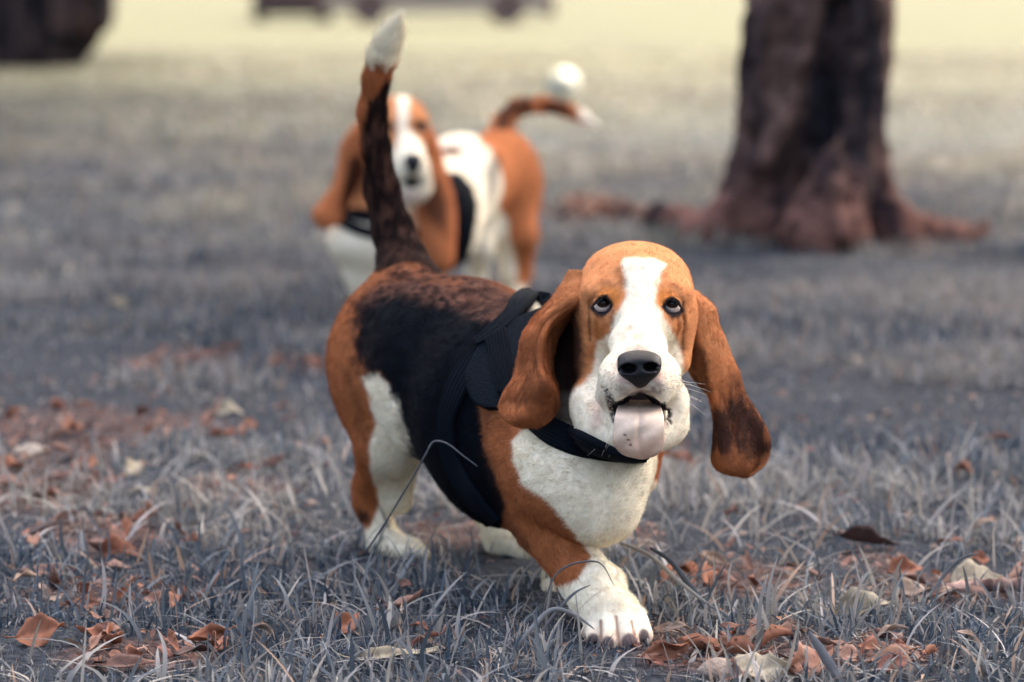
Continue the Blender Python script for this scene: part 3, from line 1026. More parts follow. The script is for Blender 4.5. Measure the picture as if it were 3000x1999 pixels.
    # skin folds: beside the eyes, between the brows, along the cheeks, round the muzzle
    def groove(pts, r, depth=0.0, k=0.006):
        h, _ = f.trace(pts)
        r = np.broadcast_to(r, (len(pts),))
        view = np.array([0, 0, CAM_H]) - h
        view /= np.linalg.norm(view, axis=1, keepdims=True)
        q = h - view * depth
        f.chain([q[i] for i in range(len(q))], [M(x, 3.7) for x in r], k, mode=-1)
    groove([(1737, 868), (1729, 900), (1726, 945), (1727, 990), (1733, 1025)], (3, 8, 10, 8, 3), -0.001)
    groove([(1996, 880), (2004, 920), (2004, 970), (2001, 1020), (1998, 1052)], (3, 8, 10, 10, 4), -0.001)
    groove([(1752, 935), (1746, 975), (1746, 1015)], (2, 5, 2), -0.001)
    groove([(1985, 930), (1986, 975), (1982, 1010)], (2, 5, 2), -0.001)
    groove([(1802, 800), (1815, 840), (1808, 872)], (2, 5, 2), -0.002, 0.012)
    groove([(1942, 805), (1932, 842), (1938, 875)], (2, 5, 2), -0.002, 0.012)
    groove([(1742, 850), (1764, 836), (1790, 840)], (2, 4, 2), -0.001, 0.010)
    groove([(1994, 856), (1972, 842), (1950, 846)], (2, 4, 2), -0.001, 0.010)
    groove([(1800, 940), (1770, 985), (1745, 1040), (1732, 1090)], (2, 8, 9, 4), -0.003, 0.016)
    groove([(1940, 945), (1960, 985), (1974, 1030)], (2, 7, 4), -0.003, 0.016)
    groove([(1720, 1135), (1738, 1170), (1752, 1215), (1768, 1265)], (2, 6, 6, 3), -0.003, 0.014)

    # eyes: socket carved where the face surface is, ball set into it
    eyes = []
    for (ex, ey, rr, open_w, open_h) in ((1766, 893, 27, 29, 21), (1970, 895, 26, 25, 19)):
        hit, _ = f.trace([[ex, ey]])
        hit = hit[0]
        eyes.append((hit, rr))
    lids = (([(1733, 901), (1744, 884), (1760, 868), (1776, 866), (1794, 894)], [(1733, 901), (1746, 918), (1763, 926), (1781, 915), (1795, 898)]),
            ([(1942, 900), (1954, 878), (1968, 870), (1986, 882), (2002, 910)], [(1942, 902), (1953, 914), (1970, 926), (1987, 924), (2002, 912)]))
    eye_c = []
    for (hit, rr), (up, lo) in zip(eyes, lids):
        y = hit[1]
        view = np.array([0, 0, CAM_H]) - hit
        view /= np.linalg.norm(view)
        f.ell(hit - np.array([0, 0, M(2, y)]), (M(25, y), 0.013, M(23, y)), 0.004, -1)
        f.ell(hit + view * 0.004, (M(25, y), 0.012, M(23, y)), 0.004, -1)
        f.chain([P(a, b, y - 0.0005 - 0.004 * math.sin(math.pi * i / 4)) for i, (a, b) in enumerate(up)], [M(r, y) for r in (4, 6, 6.5, 6, 4)], 0.003)
        f.chain([P(a, b, y + 0.0005 - 0.002 * math.sin(math.pi * i / 4)) for i, (a, b) in enumerate(lo)], [M(r, y) for r in (3.5, 4, 4, 4, 3.5)], 0.003)
        eye_c.append((hit - view * 0.0010 - np.array([0, 0, M(-2, y)]), rr))
    eyes = eye_c

    V, Q, N = f.mesh(0.0026, P(930, 1900, 3.55) * [0, 0, 0] + [-0.36, 3.53, -0.012], [0.275, 4.50, 0.76])
    nb = len(V)

    # ear flaps
    lrows = [[(1666, 792, 3.800), (1700, 792, 3.775), (1728, 806, 3.770)], [(1648, 826, 3.790), (1706, 846, 3.755), (1716, 868, 3.765)],
             [(1614, 876, 3.785), (1692, 880, 3.745), (1706, 912, 3.80)], [(1562, 934, 3.782), (1628, 925, 3.735), (1676, 958, 3.840)],
             [(1528, 984, 3.778), (1594, 978, 3.730), (1648, 1002, 3.860)], [(1516, 1045, 3.772), (1583, 1032, 3.726), (1634, 1056, 3.850)],
             [(1503, 1105, 3.762), (1588, 1088, 3.718), (1630, 1114, 3.800)], [(1471, 1156, 3.745), (1604, 1136, 3.713), (1637, 1164, 3.742)],
             [(1460, 1196, 3.735), (1590, 1186, 3.716), (1634, 1202, 3.732)], [(1481, 1233, 3.730), (1566, 1226, 3.720), (1616, 1231, 3.727)],
             [(1532, 1255, 3.730), (1560, 1252, 3.727), (1582, 1253, 3.728)]]
    def lridge(s, t):
        rim = -0.006 * np.exp(-((t - 0.62) / 0.035) ** 2) * sstep(0.15, 0.35, s) * (1 - sstep(0.6, 0.8, s))
        return rim + 0.007 * np.sin(t * 7 + s * 9) * sstep(0.1, 0.3, s) * (1 - sstep(0.8, 1.0, s)) + 0.003 * np.sin(s * 26)
    rrows = [[(2012, 925, 3.770), (2026, 890, 3.750), (2036, 850, 3.770)], [(2020, 985, 3.790), (2040, 930, 3.758), (2092, 897, 3.780)],
             [(2014, 1045, 3.815), (2050, 985, 3.765), (2108, 953, 3.785)], [(2020, 1092, 3.825), (2066, 1040, 3.770), (2125, 990, 3.787)],
             [(2044, 1126, 3.820), (2080, 1095, 3.772), (2146, 1048, 3.790)], [(2074, 1160, 3.800), (2100, 1140, 3.774), (2168, 1095, 3.790)],
             [(2088, 1222, 3.785), (2122, 1196, 3.775), (2184, 1152, 3.795)], [(2088, 1287, 3.780), (2140, 1256, 3.776), (2226, 1218, 3.800)],
             [(2083, 1345, 3.776), (2160, 1316, 3.774), (2254, 1276, 3.800)], [(2095, 1373, 3.778), (2168, 1350, 3.775), (2256, 1320, 3.800)],
             [(2122, 1388, 3.780), (2176, 1380, 3.778), (2240, 1364, 3.790)], [(2160, 1397, 3.785), (2180, 1397, 3.784), (2198, 1394, 3.785)]]
    def rridge(s, t):
        r = 0.014 * np.exp(-((t - 0.72) / 0.15) ** 2) * sstep(0.55, 0.8, s)
        return r + 0.004 * np.sin(s * 19 + t * 4)
    el = ear_flap(lrows, 100, 46, 0.012, 0.0060, lridge, 0.64)
    er = ear_flap(rrows, 100, 46, 0.010, 0.0060, rridge, 0.40)
    Vall, Qall = join_meshes([(V, Q), (el[0], el[1]), (er[0], er[1])])
    Nall = np.concatenate([N, el[2], er[2]])
    FLall = np.concatenate([f.flow_at(V), el[3], er[3]])
    part = np.concatenate([np.zeros(nb), np.ones(len(el[0])), np.full(len(er[0]), 2)])
    sear = np.concatenate([np.zeros(nb), el[4], er[4]])
    front = np.concatenate([np.ones(nb), el[5], er[5]])

    # ---- coat pattern
    px = to_px(Vall)
    Yv = Vall[:, 1]
    wob = (fbm(Vall, 45, 5) - 0.5) * 26 + (fbm(Vall, 170, 9) - 0.5) * 14
    def ins(poly, soft=7, w=1.0):
        return 1 - sstep(-soft, soft, poly_sd(px, poly) + wob * w)
    C = np.tile(WHITE, (len(Vall), 1))
    def paint(col, m):
        nonlocal C
        m = np.clip(m, 0, 1)[:, None]
        C = C * (1 - m) + np.asarray(col) * m
    body = (part == 0)
    head = body & (Yv < 3.90) & (px[:, 1] < 1345) & (px[:, 0] > 1655)
    torso = body & ~(head & (Yv < 3.86))
    n1 = fbm(Vall, 60, 21)
    # rump, thigh and saddle
    TG = TAN_LEG * 1.05
    tan_rear = [(880, 700), (1330, 700), (1560, 800), (1500, 1000), (1300, 1100), (1141, 1123), (1095, 1086), (1063, 1106), (1084, 1163), (1100, 1243),
                (1086, 1301), (1080, 1370), (1101, 1427), (1112, 1467), (1095, 1519), (1085, 1545), (900, 1560)]
    paint(TG, ins(tan_rear, 8, 0.6) * torso * (Yv > 3.95))
    saddle = [(1048, 905), (1040, 980), (1052, 1070), (1095, 1098), (1141, 1123), (1168, 1200), (1192, 1310), (1226, 1390), (1330, 1500), (1450, 1610), (1510, 1560),
              (1530, 1500), (1510, 1415), (1470, 1310), (1450, 1230), (1560, 1170), (1700, 1000), (1720, 700), (1560, 800), (1490, 925), (1420, 905), (1320, 868), (1200, 842), (1105, 850)]
    paint(BLACK, ins(saddle, 20, 1.6) * torso * (Yv > 3.76) * ((Yv < 4.20) | (px[:, 1] < 1130)))
    griz = [(1040, 900), (1090, 830), (1160, 780), (1260, 760), (1400, 800), (1540, 880), (1470, 965), (1400, 935), (1300, 890), (1180, 870), (1090, 885)]
    gm = ins(griz, 26, 1.5) * torso * (Yv > 3.95)
    speck = sstep(0.38, 0.62, fbm(Vall * [1, 1, 1], 130, 33, 2))
    paint(BROWNBLACK * 0.9, gm * 0.95)
    paint(np.array([0.20, 0.092, 0.062]), gm * speck * 0.6)
    paint(BROWNBLACK, ins([(1000, 880), (1060, 860), (1080, 1000), (1100, 1100), (1060, 1110), (1030, 1010)], 34, 2) * torso * (Yv > 4.1) * 0.75 * sstep(0.3, 0.6, fbm(Vall, 110, 35, 2)))
    paint(TAN_LEG * 0.9, ins([(1080, 780), (1300, 760), (1400, 800), (1330, 850), (1200, 815), (1080, 860)], 14, 1) * torso * (Yv > 4.1) * 0.4 * speck)
    paint(BROWNBLACK, ins([(1000, 1080), (1040, 1090), (1062, 1180), (1084, 1290), (1060, 1300), (1030, 1200)], 25, 1.5) * torso * (Yv > 4.1) * 0.35)
    paint(BLACK * 1.5, ins([(1045, 1490), (1072, 1500), (1085, 1530), (1050, 1530)], 10, 1) * torso * 0.8)
    # white blaze of the far hind leg and belly stays white; neck scruff white
    paint(WHITE, ins([(1560, 860), (1640, 830), (1640, 900), (1560, 925)], 10, 1) * torso)
    # front legs
    tan_front = [(1405, 1190), (1412, 1216), (1417, 1303), (1458, 1415), (1479, 1482), (1470, 1545), (1520, 1610), (1570, 1670), (1622, 1716), (1667, 1709), (1693, 1696),
                 (1713, 1665), (1734, 1628), (1698, 1584), (1667, 1543), (1632, 1497), (1586, 1456), (1530, 1415), (1506, 1349), (1504, 1292), (1545, 1250), (1500, 1160)]
    paint(TAN_LEG, ins(tan_front, 7, 0.5) * torso * (Yv < 3.98) * (Yv > 3.7))
    paint(BROWNBLACK, ins([(1412, 1200), (1445, 1205), (1430, 1303), (1462, 1415), (1500, 1530), (1560, 1600), (1530, 1605), (1470, 1500), (1430, 1400)], 22, 1.2) * torso * 0.55 * (Yv > 3.8))
    paint(TAN_LEG * 1.15, ins([(1887, 1290), (1960, 1300), (1960, 1400), (1887, 1410)], 5, 0.3) * torso * (Yv > 3.86))
    # tail
    tl = body & (Yv > 4.30) & (px[:, 1] < 800)
    hstreak = fbm(Vall * [1, 1, 0.25], 160, 41, 2)
    paint(BROWNBLACK * (0.5), tl * 1.0)
    paint(np.array([0.16, 0.075, 0.05]), tl * sstep(0.4, 0.8, hstreak) * 0.5)
    paint(TAN_LEG * 1.2, ins([(1040, 205), (1090, 205), (1078, 300), (1058, 430), (1070, 520), (1030, 520)], 10, 0.8) * tl)
    paint(TAN_LEG * 1.1, ins([(1060, 195), (1170, 190), (1150, 250), (1130, 240), (1105, 280), (1080, 300), (1050, 300)], 8, 1) * tl)
    paint(WHITE * 0.98, ins([(1060, 206), (1090, 212), (1110, 206), (1130, 214), (1165, 198), (1240, 0), (1050, 0)], 5, 1.6) * tl)
    # ------- head
    wob_b, wob = wob, wob * 0.35
    hm = head & (Yv < 3.86)
    face_tan = [(1600, 700), (2080, 700), (2080, 1080), (2012, 1108), (1999, 1075), (1990, 1010), (1970, 975), (1945, 930), (1926, 889), (1924, 840), (1938, 800), (1950, 776),
                (1915, 757), (1825, 757), (1818, 775), (1832, 820), (1832, 872), (1811, 913), (1794, 948), (1785, 975), (1752, 1003), (1744, 1044), (1736, 1096), (1706, 1128), (1676, 1136), (1600, 1136)]
    paint(TAN_FACE, ins(face_tan, 9, 1.4) * hm)
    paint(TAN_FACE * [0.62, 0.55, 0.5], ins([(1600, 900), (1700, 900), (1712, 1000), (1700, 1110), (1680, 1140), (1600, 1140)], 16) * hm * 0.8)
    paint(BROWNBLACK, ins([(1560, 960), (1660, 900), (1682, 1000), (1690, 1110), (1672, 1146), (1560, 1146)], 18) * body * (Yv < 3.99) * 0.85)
    # orange around eyes, dark lid rims, tear stains, shade painted along the folds
    for (ex, ey) in ((1782, 872), (1952, 880)):
        d = np.hypot((px[:, 0] - ex) / 46, (px[:, 1] - ey) / 40)
        paint(np.array([0.46, 0.15, 0.026]), hm * (1 - sstep(0.5, 1.1, d)) * 0.7)
    for up, lo in lids:
        dl = poly_sd(px, up + lo[-2:0:-1])
        paint(np.array([0.022, 0.018, 0.020]), hm * (1 - sstep(1.5, 6.0, dl + (n1 - 0.5) * 4)))
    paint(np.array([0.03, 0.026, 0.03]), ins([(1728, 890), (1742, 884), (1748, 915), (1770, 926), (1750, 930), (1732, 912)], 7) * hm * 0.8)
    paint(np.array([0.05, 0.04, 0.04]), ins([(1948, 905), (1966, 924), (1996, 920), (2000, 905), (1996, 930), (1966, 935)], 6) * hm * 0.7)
    paint(np.array([0.07, 0.035, 0.025]), ins([(1722, 880), (1730, 870), (1729, 940), (1732, 1000), (1726, 1000), (1723, 940)], 4) * hm * 0.9)  # fold too fine for the mesh: its shade is painted as dark lines
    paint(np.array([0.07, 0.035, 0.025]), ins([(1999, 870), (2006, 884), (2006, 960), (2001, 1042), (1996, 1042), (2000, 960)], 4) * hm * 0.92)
    paint(np.array([0.14, 0.055, 0.03]), ins([(1730, 880), (1742, 858), (1762, 846), (1784, 852), (1782, 856), (1762, 851), (1746, 862), (1734, 884)], 5) * hm * 0.6)
    paint(np.array([0.14, 0.055, 0.03]), ins([(1952, 858), (1970, 850), (1990, 858), (2000, 872), (1996, 874), (1984, 862), (1970, 855), (1954, 862)], 5) * hm * 0.6)
    paint(np.array([0.30, 0.10, 0.02]), ins([(1790, 870), (1808, 880), (1800, 905), (1792, 890)], 8) * hm * 0.6)
    paint(np.array([0.34, 0.13, 0.03]), ins([(1735, 930), (1750, 940), (1765, 985), (1750, 1000), (1740, 960)], 10) * hm * 0.6)
    paint(np.array([0.10, 0.07, 0.08]), ins([(1790, 905), (1800, 910), (1796, 960), (1788, 950)], 6) * hm * 0.5)
    # tan flecks above the nose, pink-grey muzzle
    fl = sstep(0.42, 0.6, fbm(Vall, 95, 51, 2))
    d = np.hypot((px[:, 0] - 1870) / 62, (px[:, 1] - 988) / 48)
    paint(np.array([0.56, 0.40, 0.26]), hm * (1 - sstep(0.5, 1.1, d)) * fl * 0.7)
    d = np.hypot((px[:, 0] - 1873) / 100, (px[:, 1] - 1090) / 82)
    paint(PINK, hm * (1 - sstep(0.55, 1.10, d)) * 0.75 * (0.5 + 0.6 * fl))
    d = np.abs(px[:, 1] - 1138) / 30
    paint(np.array([0.17, 0.13, 0.12]), hm * (np.abs(px[:, 0] - 1876) < 62) * (1 - sstep(0.2, 1.0, d)) * 0.6 * (0.5 + fl * 0.6))
    paint(np.array([0.46, 0.28, 0.22]), ins([(1728, 1180), (1762, 1168), (1772, 1245), (1734, 1262)], 18) * hm * 0.6)
    for sx, x0 in ((-1, 1812), (1, 1936)):
        for row in range(4):
            for k in range(5):
                dx_, dy_ = x0 + sx * (k * 13 + row * 3), 1098 + row * 15 - k * 4
                paint(np.array([0.16, 0.10, 0.09]), hm * (1 - sstep(1.6, 3.6, np.hypot(px[:, 0] - dx_, px[:, 1] - dy_))) * 0.6)
    # lip edges and the inside of the mouth
    paint(np.array([0.03, 0.022, 0.024]), ins([(1766, 1132), (1782, 1134), (1800, 1170), (1814, 1200), (1814, 1252), (1796, 1242), (1780, 1195)], 5) * hm * (0.35 + 0.65 * sstep(0.35, 0.5, fbm(Vall, 260, 88, 2))))
    paint(np.array([0.34, 0.14, 0.09]), ins([(1930, 1190), (1950, 1196), (1950, 1252), (1938, 1250)], 5) * hm * 0.9)
    paint(np.array([0.03, 0.022, 0.024]), ins([(1950, 1192), (1968, 1198), (1968, 1240), (1952, 1254)], 4) * hm * sstep(0.3, 0.5, fbm(Vall, 260, 89, 2)))
    paint(np.array([0.020, 0.014, 0.016]), ins([(1822, 1186), (1838, 1160), (1877, 1148), (1912, 1160), (1928, 1186), (1940, 1215), (1810, 1215)], 4) * hm)
    paint(np.array([0.02, 0.014, 0.016]), hm * (np.hypot((px[:, 0] - 1873) / 80, (px[:, 1] - 1192) / 36) < 1) * (Yv > 3.592))
    # paw: pinkish seams and dark pads
    wob = wob_b
    paw = body & (Yv < 3.74) & (px[:, 1] > 1790)
    seam = np.zeros(len(Vall))
    for a, b in (((1760, 1822), (1762, 1900)), ((1804, 1808), (1816, 1900)), ((1850, 1822), (1868, 1900))):
        t = np.clip((px[:, 1] - a[1]) / (b[1] - a[1]), 0, 1)
        dx = np.abs(px[:, 0] - (a[0] + t * (b[0] - a[0])))
        seam = np.maximum(seam, (1 - sstep(1.5, 7.5, dx)) * (px[:, 1] > a[1] - 6))
    paint(np.array([0.26, 0.12, 0.08]), seam * paw * 0.85)
    paint(np.array([0.50, 0.29, 0.20]), paw * sstep(1828, 1872, px[:, 1] + (n1 - 0.5) * 40) * 0.55)
    for (x, y, w, h) in ((1738, 1880, 22, 26), (1782, 1884, 18, 22), (1843, 1880, 24, 26), (1886, 1868, 17, 28)):
        d = np.hypot((px[:, 0] - x) / w, (px[:, 1] - y) / h)
        paint(np.array([0.10, 0.07, 0.075]), paw * (1 - sstep(0.75, 1.1, d + (n1 - 0.5) * 0.3)) * 0.9)
    paint(np.array([0.04, 0.02, 0.02]), ins([(1622, 1690), (1640, 1700), (1668, 1750), (1660, 1765), (1640, 1735)], 4) * body * (Yv > 3.9))  # shadow between the forelegs, painted as a dark line on the trailing one
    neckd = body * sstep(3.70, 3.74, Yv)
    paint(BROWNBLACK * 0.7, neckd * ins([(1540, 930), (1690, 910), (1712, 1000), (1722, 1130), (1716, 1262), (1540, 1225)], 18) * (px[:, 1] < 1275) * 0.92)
    # ------- ears
    el_m, er_m = part == 1, part == 2
    patch = sstep(0.46, 0.68, fbm(Vall * [1, 1, 0.55], 50, 61, 3))
    paint(TAN_EAR, el_m)
    paint(TAN_EAR * [0.42, 0.42, 0.45], el_m * patch * 0.75)
    paint(TAN_FACE * 0.8, el_m * (1 - sstep(0.12, 0.35, sear)) * 0.8)
    paint(TAN_EAR * 1.15, er_m)
    paint(TAN_FACE * 0.95, er_m * (1 - sstep(0.3, 0.55, sear)) * 0.8)
    dk = ins([(2060, 1190), (2120, 1165), (2160, 1120), (2200, 1180), (2250, 1240), (2275, 1320), (2240, 1345), (2190, 1352), (2130, 1345), (2060, 1335)], 58, 1.8)
    strk = fbm(np.column_stack([px * [0.10, 0.018], part * 3.0]), 1.0, 66, 3)
    dk = np.clip(dk * 1.25 - sstep(0.45, 0.75, strk) * 0.45, 0, 1)
    paint(np.array([0.035, 0.018, 0.015]), er_m * dk * 0.95)
    paint(np.array([0.24, 0.088, 0.036]), er_m * sstep(1285, 1395, px[:, 1] + wob + (strk - 0.5) * 50) * 0.85)
    paint(np.array([0.10, 0.042, 0.024]), er_m * ins([(2005, 960), (2040, 985), (2075, 1060), (2085, 1150), (2060, 1150), (2020, 1110)], 10) * 0.85)
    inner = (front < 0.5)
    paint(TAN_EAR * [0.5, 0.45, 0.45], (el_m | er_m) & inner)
    # fine hair-to-hair variation of pigment
    C *= (0.88 + 0.24 * fbm(Vall, 220, 71, 2))[:, None]

    root = empty("basset_hound", (0.0, 3.95, 0.0))
    tag(root, "nearest basset hound in a dark harness, mouth open, right forepaw stepping forward", "dog", kind="thing")
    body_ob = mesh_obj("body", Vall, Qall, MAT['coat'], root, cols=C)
    ln = np.full(len(Vall), 0.0095)
    ln[head & (Yv < 3.86)] = 0.0052
    ln[part > 0] = 0.0075
    ln[paw] = 0.004
    ln = np.where(tl, 0.016, ln)
    ln = np.where(tl & (px[:, 1] < 215), 0.024, ln)
    clumpy = np.where(tl, np.where(px[:, 1] < 215, 0.04, 0.25), 0.8)
    lipm = hm & (np.hypot((px[:, 0] - 1873) / 74, (px[:, 1] - 1205) / 46) < 1)
    eyem = np.zeros(len(Vall), bool)
    for (hit, rr) in eyes:
        h = to_px(hit[None])[0]
        eyem |= np.hypot((px[:, 0] - h[0]) / 34, (px[:, 1] - h[1] - 4) / 29) < 1
    mask = 1.0 - (lipm | (eyem & hm))
    FLh = FLall.copy()
    hw = (hm & body)
    away = Vall - P(1873, 1075, 3.60)
    away /= np.linalg.norm(away, axis=1, keepdims=True) + 1e-9
    FLh[hw] = away[hw] * 0.8 + np.array([0, 0, -0.35]) * sstep(930, 1150, px[hw, 1])[:, None]
    FLh[body & ~hw & ~tl] += np.array([0, 0, -0.25])
    make_fur("fur", Vall, Qall, Nall, FLh, C, ln, N_FUR, body_ob, MAT['hair'], rad=0.00016, mask=mask, clumpy=clumpy)
    return f, root, body_ob, eyes, (Vall, Qall, Nall, C)

N_FUR = 420000
DOG, dog_root, dog_body, dog_eyes, dog_mesh = build_front_dog()
print("front dog", round(time.time() - T0, 1))
# ------------------------------------------------------------------ eyes, nose, tongue, teeth, claws, whiskers
def eyes_for(root, eyes, gaze, body_name="eye", sclera=(0.85, 0.70, 0.60)):
    for hit, rr in eyes:
        r = M(rr, hit[1])
        view = np.array([0, 0, CAM_H]) - hit
        view /= np.linalg.norm(view)
        c = hit - view * r
        fw = view + np.asarray(gaze)
        V, Q, T = uv_ball(c, r, fw, np.array([0, 0, 1.0]))
        col = np.tile(np.array(sclera), (len(V), 1))
        col = np.where((T < 0.92)[:, None], np.array([0.012, 0.009, 0.009]), col)
        col = np.where((T < 0.86)[:, None], np.array([0.022, 0.010, 0.006]), col)
        col = np.where((T < 0.50)[:, None], np.array([0.004, 0.004, 0.005]), col)
        mesh_obj(body_name, V, Q, MAT['eye'], root, cols=col)

eyes_for(dog_root, dog_eyes, (0.03, 0.0, 0.50))

def build_nose(root):
    f = Field()
    Y = 3.585
    s = Y / F
    def e(p, rx, ry, rz, k=0.004, mode=1):
        f.ell(P(*p), (M(rx, p[2]), ry, M(rz, p[2])), k, mode)
    e((1873, 1052, 3.588), 64, 0.026, 25, 0.005)
    e((1842, 1076, 3.578), 34, 0.020, 32, 0.006)
    e((1904, 1074, 3.578), 34, 0.020, 31, 0.006)
    e((1873, 1092, 3.582), 45, 0.020, 38, 0.008)
    e((1874, 1112, 3.586), 24, 0.016, 24, 0.006)
    # nostrils, opening forward and curling out to the sides
    e((1842, 1081, 3.562), 22, 0.018, 14, 0.004, -1)
    e((1906, 1077, 3.562), 21, 0.018, 13, 0.004, -1)
    f.cap(P(1826, 1086, 3.564), P(1812, 1084, 3.574), M(8, Y), M(5, Y), 0.003, -1)
    f.cap(P(1921, 1081, 3.566), P(1933, 1074, 3.574), M(6, Y), M(4, Y), 0.003, -1)
    f.cap(P(1873, 1070, 3.555), P(1875, 1142, 3.560), M(3, Y), M(2.5, Y), 0.003, -1)
    lo, hi = P(1800, 1150, 3.54), P(1950, 1015, 3.62)
    lo = np.array([lo[0], 3.545, lo[2]]); hi = np.array([hi[0], 3.62, hi[2]])
    V, Q, N = f.mesh(0.0010, lo, hi)
    col = np.tile(np.array([0.006, 0.006, 0.008]), (len(V), 1)) * (0.8 + 0.5 * fbm(V, 500, 3, 2))[:, None]
    mesh_obj("nose", V, Q, MAT['nose'], root, cols=col)

build_nose(dog_root)

def build_tongue(root):
    rows = [(1172, 44, 3.650, 1874), (1184, 56, 3.622, 1873), (1200, 65, 3.598, 1873), (1215, 69, 3.580, 1873), (1240, 73, 3.572, 1872), (1270, 75, 3.571, 1871),
            (1298, 74, 3.573, 1872), (1320, 62, 3.577, 1874), (1334, 42, 3.583, 1877), (1340, 16, 3.589, 1880)]
    R = catmull(rows, 60)
    m = 33
    t = np.linspace(-1, 1, m)
    Gd = np.empty((60, m, 3))
    for i, (py, hw, Y, cx) in enumerate(R):
        for j in range(m):
            lip = 0.006 * (1 - abs(t[j]) ** 2.6)
            groove = 0.0032 * math.exp(-(t[j] / 0.10) ** 2) * (1 if py < 1300 else max(0, 1 - (py - 1300) / 40))
            Gd[i, j] = P(cx + hw * t[j], py + 4 * (1 - t[j] ** 2), Y - lip + groove + 0.0012 * math.sin(py * 0.09 + t[j] * 5))
    N = grid_normals(Gd)
    if N[..., 1].mean() > 0:
        N = -N
    V, Q = slab(Gd, N, 0.0012, -0.0035)
    px = to_px(V)
    col = np.tile(np.array([0.74, 0.55, 0.40]), (len(V), 1))
    n = fbm(V, 55, 5)
    rim = sstep(0.62, 1.0, np.abs(px[:, 0] - 1873) / 76)
    col = col * (1 - 0.0 * rim[:, None])
    pk = sstep(1262, 1320, px[:, 1] + (n - 0.5) * 60)
    col = col * (1 - pk[:, None] * 0.6) + np.array([0.70, 0.42, 0.29]) * pk[:, None] * 0.6
    dk = 1 - sstep(1178, 1218, px[:, 1] + (n - 0.5) * 24)  # tongue root darkened: the mouth's shade is put into its colour
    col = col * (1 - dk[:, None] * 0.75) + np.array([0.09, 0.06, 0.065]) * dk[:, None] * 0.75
    for sx, sy in ((1830, 1274), (1847, 1304), (1840, 1290)):
        d = np.hypot(px[:, 0] - sx, px[:, 1] - sy)
        col = np.where((d < 3.6)[:, None], np.array([0.10, 0.04, 0.03]), col)
    if True:
        a = (Gd[1, 0] - Gd[0, 0])
    mesh_obj("tongue", V, Q, MAT['tongue'], root, cols=col)

build_tongue(dog_root)
tv, tf = tube([P(1950, 1206, 3.612), P(1949, 1222, 3.606), P(1948, 1234, 3.604)], [M(6, 3.6), M(6, 3.6), M(2, 3.6)], 10)
mesh_obj("tooth", tv, tf, MAT['tooth'], dog_root)
for (x, y, Y, dx) in ((1741, 1876, 3.664, -6), (1783, 1890, 3.642, -1), (1845, 1890, 3.640, 4), (1890, 1868, 3.660, 8)):
    tv, tf = tube([P(x, y, Y + 0.012), P(x + dx * 0.4, y + 10, Y - 0.004), P(x + dx, y + 30, Y - 0.010), P(x + dx * 1.2, y + 44, Y - 0.006)],
                  [M(10, 3.65), M(10, 3.65), M(7, 3.65), M(2, 3.65)], 9)
    mesh_obj("claw", tv, tf, MAT['claw'], dog_root)

def build_whiskers(root):
    r = np.random.default_rng(5)
    V, Fc, o = [], [], 0
    specs = []
    for sx, x0 in ((-1, 1795), (1, 1955)):
        for i in range(9):
            px0, py0 = x0 + r.uniform(-22, 22), 1085 + r.uniform(0, 62)
            ang = math.radians(r.uniform(-8, 52))
            L = r.uniform(60, 125)
            specs.append((px0, py0, sx * math.cos(ang) * L, math.sin(ang) * L, r.uniform(0, 26)))
    for i in range(5):
        specs.append((r.uniform(1750, 1830), r.uniform(1290, 1315), r.uniform(-50, -15), r.uniform(10, 45), 6))
    for px0, py0, dx, dy, sag in specs:
        h, _ = DOG.trace([[px0, py0]])
        y0 = h[0][1]
        pts = [P(px0 + dx * t, py0 + dy * t + sag * t * t, y0 - 0.004 * t + 0.01 * t * t) for t in np.linspace(0, 1, 6)]
        v, fc = tube(pts, np.linspace(0.00028, 0.00008, 6), 4)
        V.append(v); Fc += [[k + o for k in q] for q in fc]; o += len(v)
    mesh_obj("whiskers", np.concatenate(V), Fc, MAT['whisker'], root)['kind'] = "stuff"

MAT['whisker'] = simple_mat("pale_whisker", (0.7, 0.62, 0.5), 0.4, 0.4)
build_whiskers(dog_root)

# ------------------------------------------------------------------ harness worn by the nearest dog
def strap_on(name, path, half, parent, mat, n=90, m=17, thick=0.0035, ribs=5, ribh=0.0008, off=0.0035, n_ops=None, hug=1.0):
    """webbing wrapped on the body: path rows are ((x0,y0),(x1,y1)) edges in photo pixels, found on the dog's surface"""
    E = catmull(np.asarray(path, float), n)
    t = np.linspace(0, 1, m)[None, :, None]
    px = (E[:, :1] * (1 - t) + E[:, 1:] * t).reshape(-1, 2)
    p, d = DOG.trace(px)
    p = DOG.project(p, 5)
    Gd = p.reshape(n, m, 3)
    # keep the sheet smooth across folds of the coat
    for _ in range(8):
        Gs = Gd.copy()
        Gs[1:-1] = (Gd[:-2] + Gd[2:] + 2 * Gd[1:-1]) / 4
        Gd = Gs
    N = grid_normals(Gd)
    view = np.array([0, 0, CAM_H]) - Gd
    if (N * view).sum(2).mean() < 0:
        N = -N
    prof = ribh * np.abs(np.sin(np.linspace(0, np.pi * ribs, m)))[None, :]
    edge = np.minimum(np.linspace(0, 1, m), np.linspace(1, 0, m))
    prof = prof - thick * 0.6 * (1 - np.clip(edge * 14, 0, 1))[None, :]
    V, Q = slab(Gd, N, off + thick, -0.004, prof)
    return mesh_obj(name, V, Q, mat, parent), Gd, N

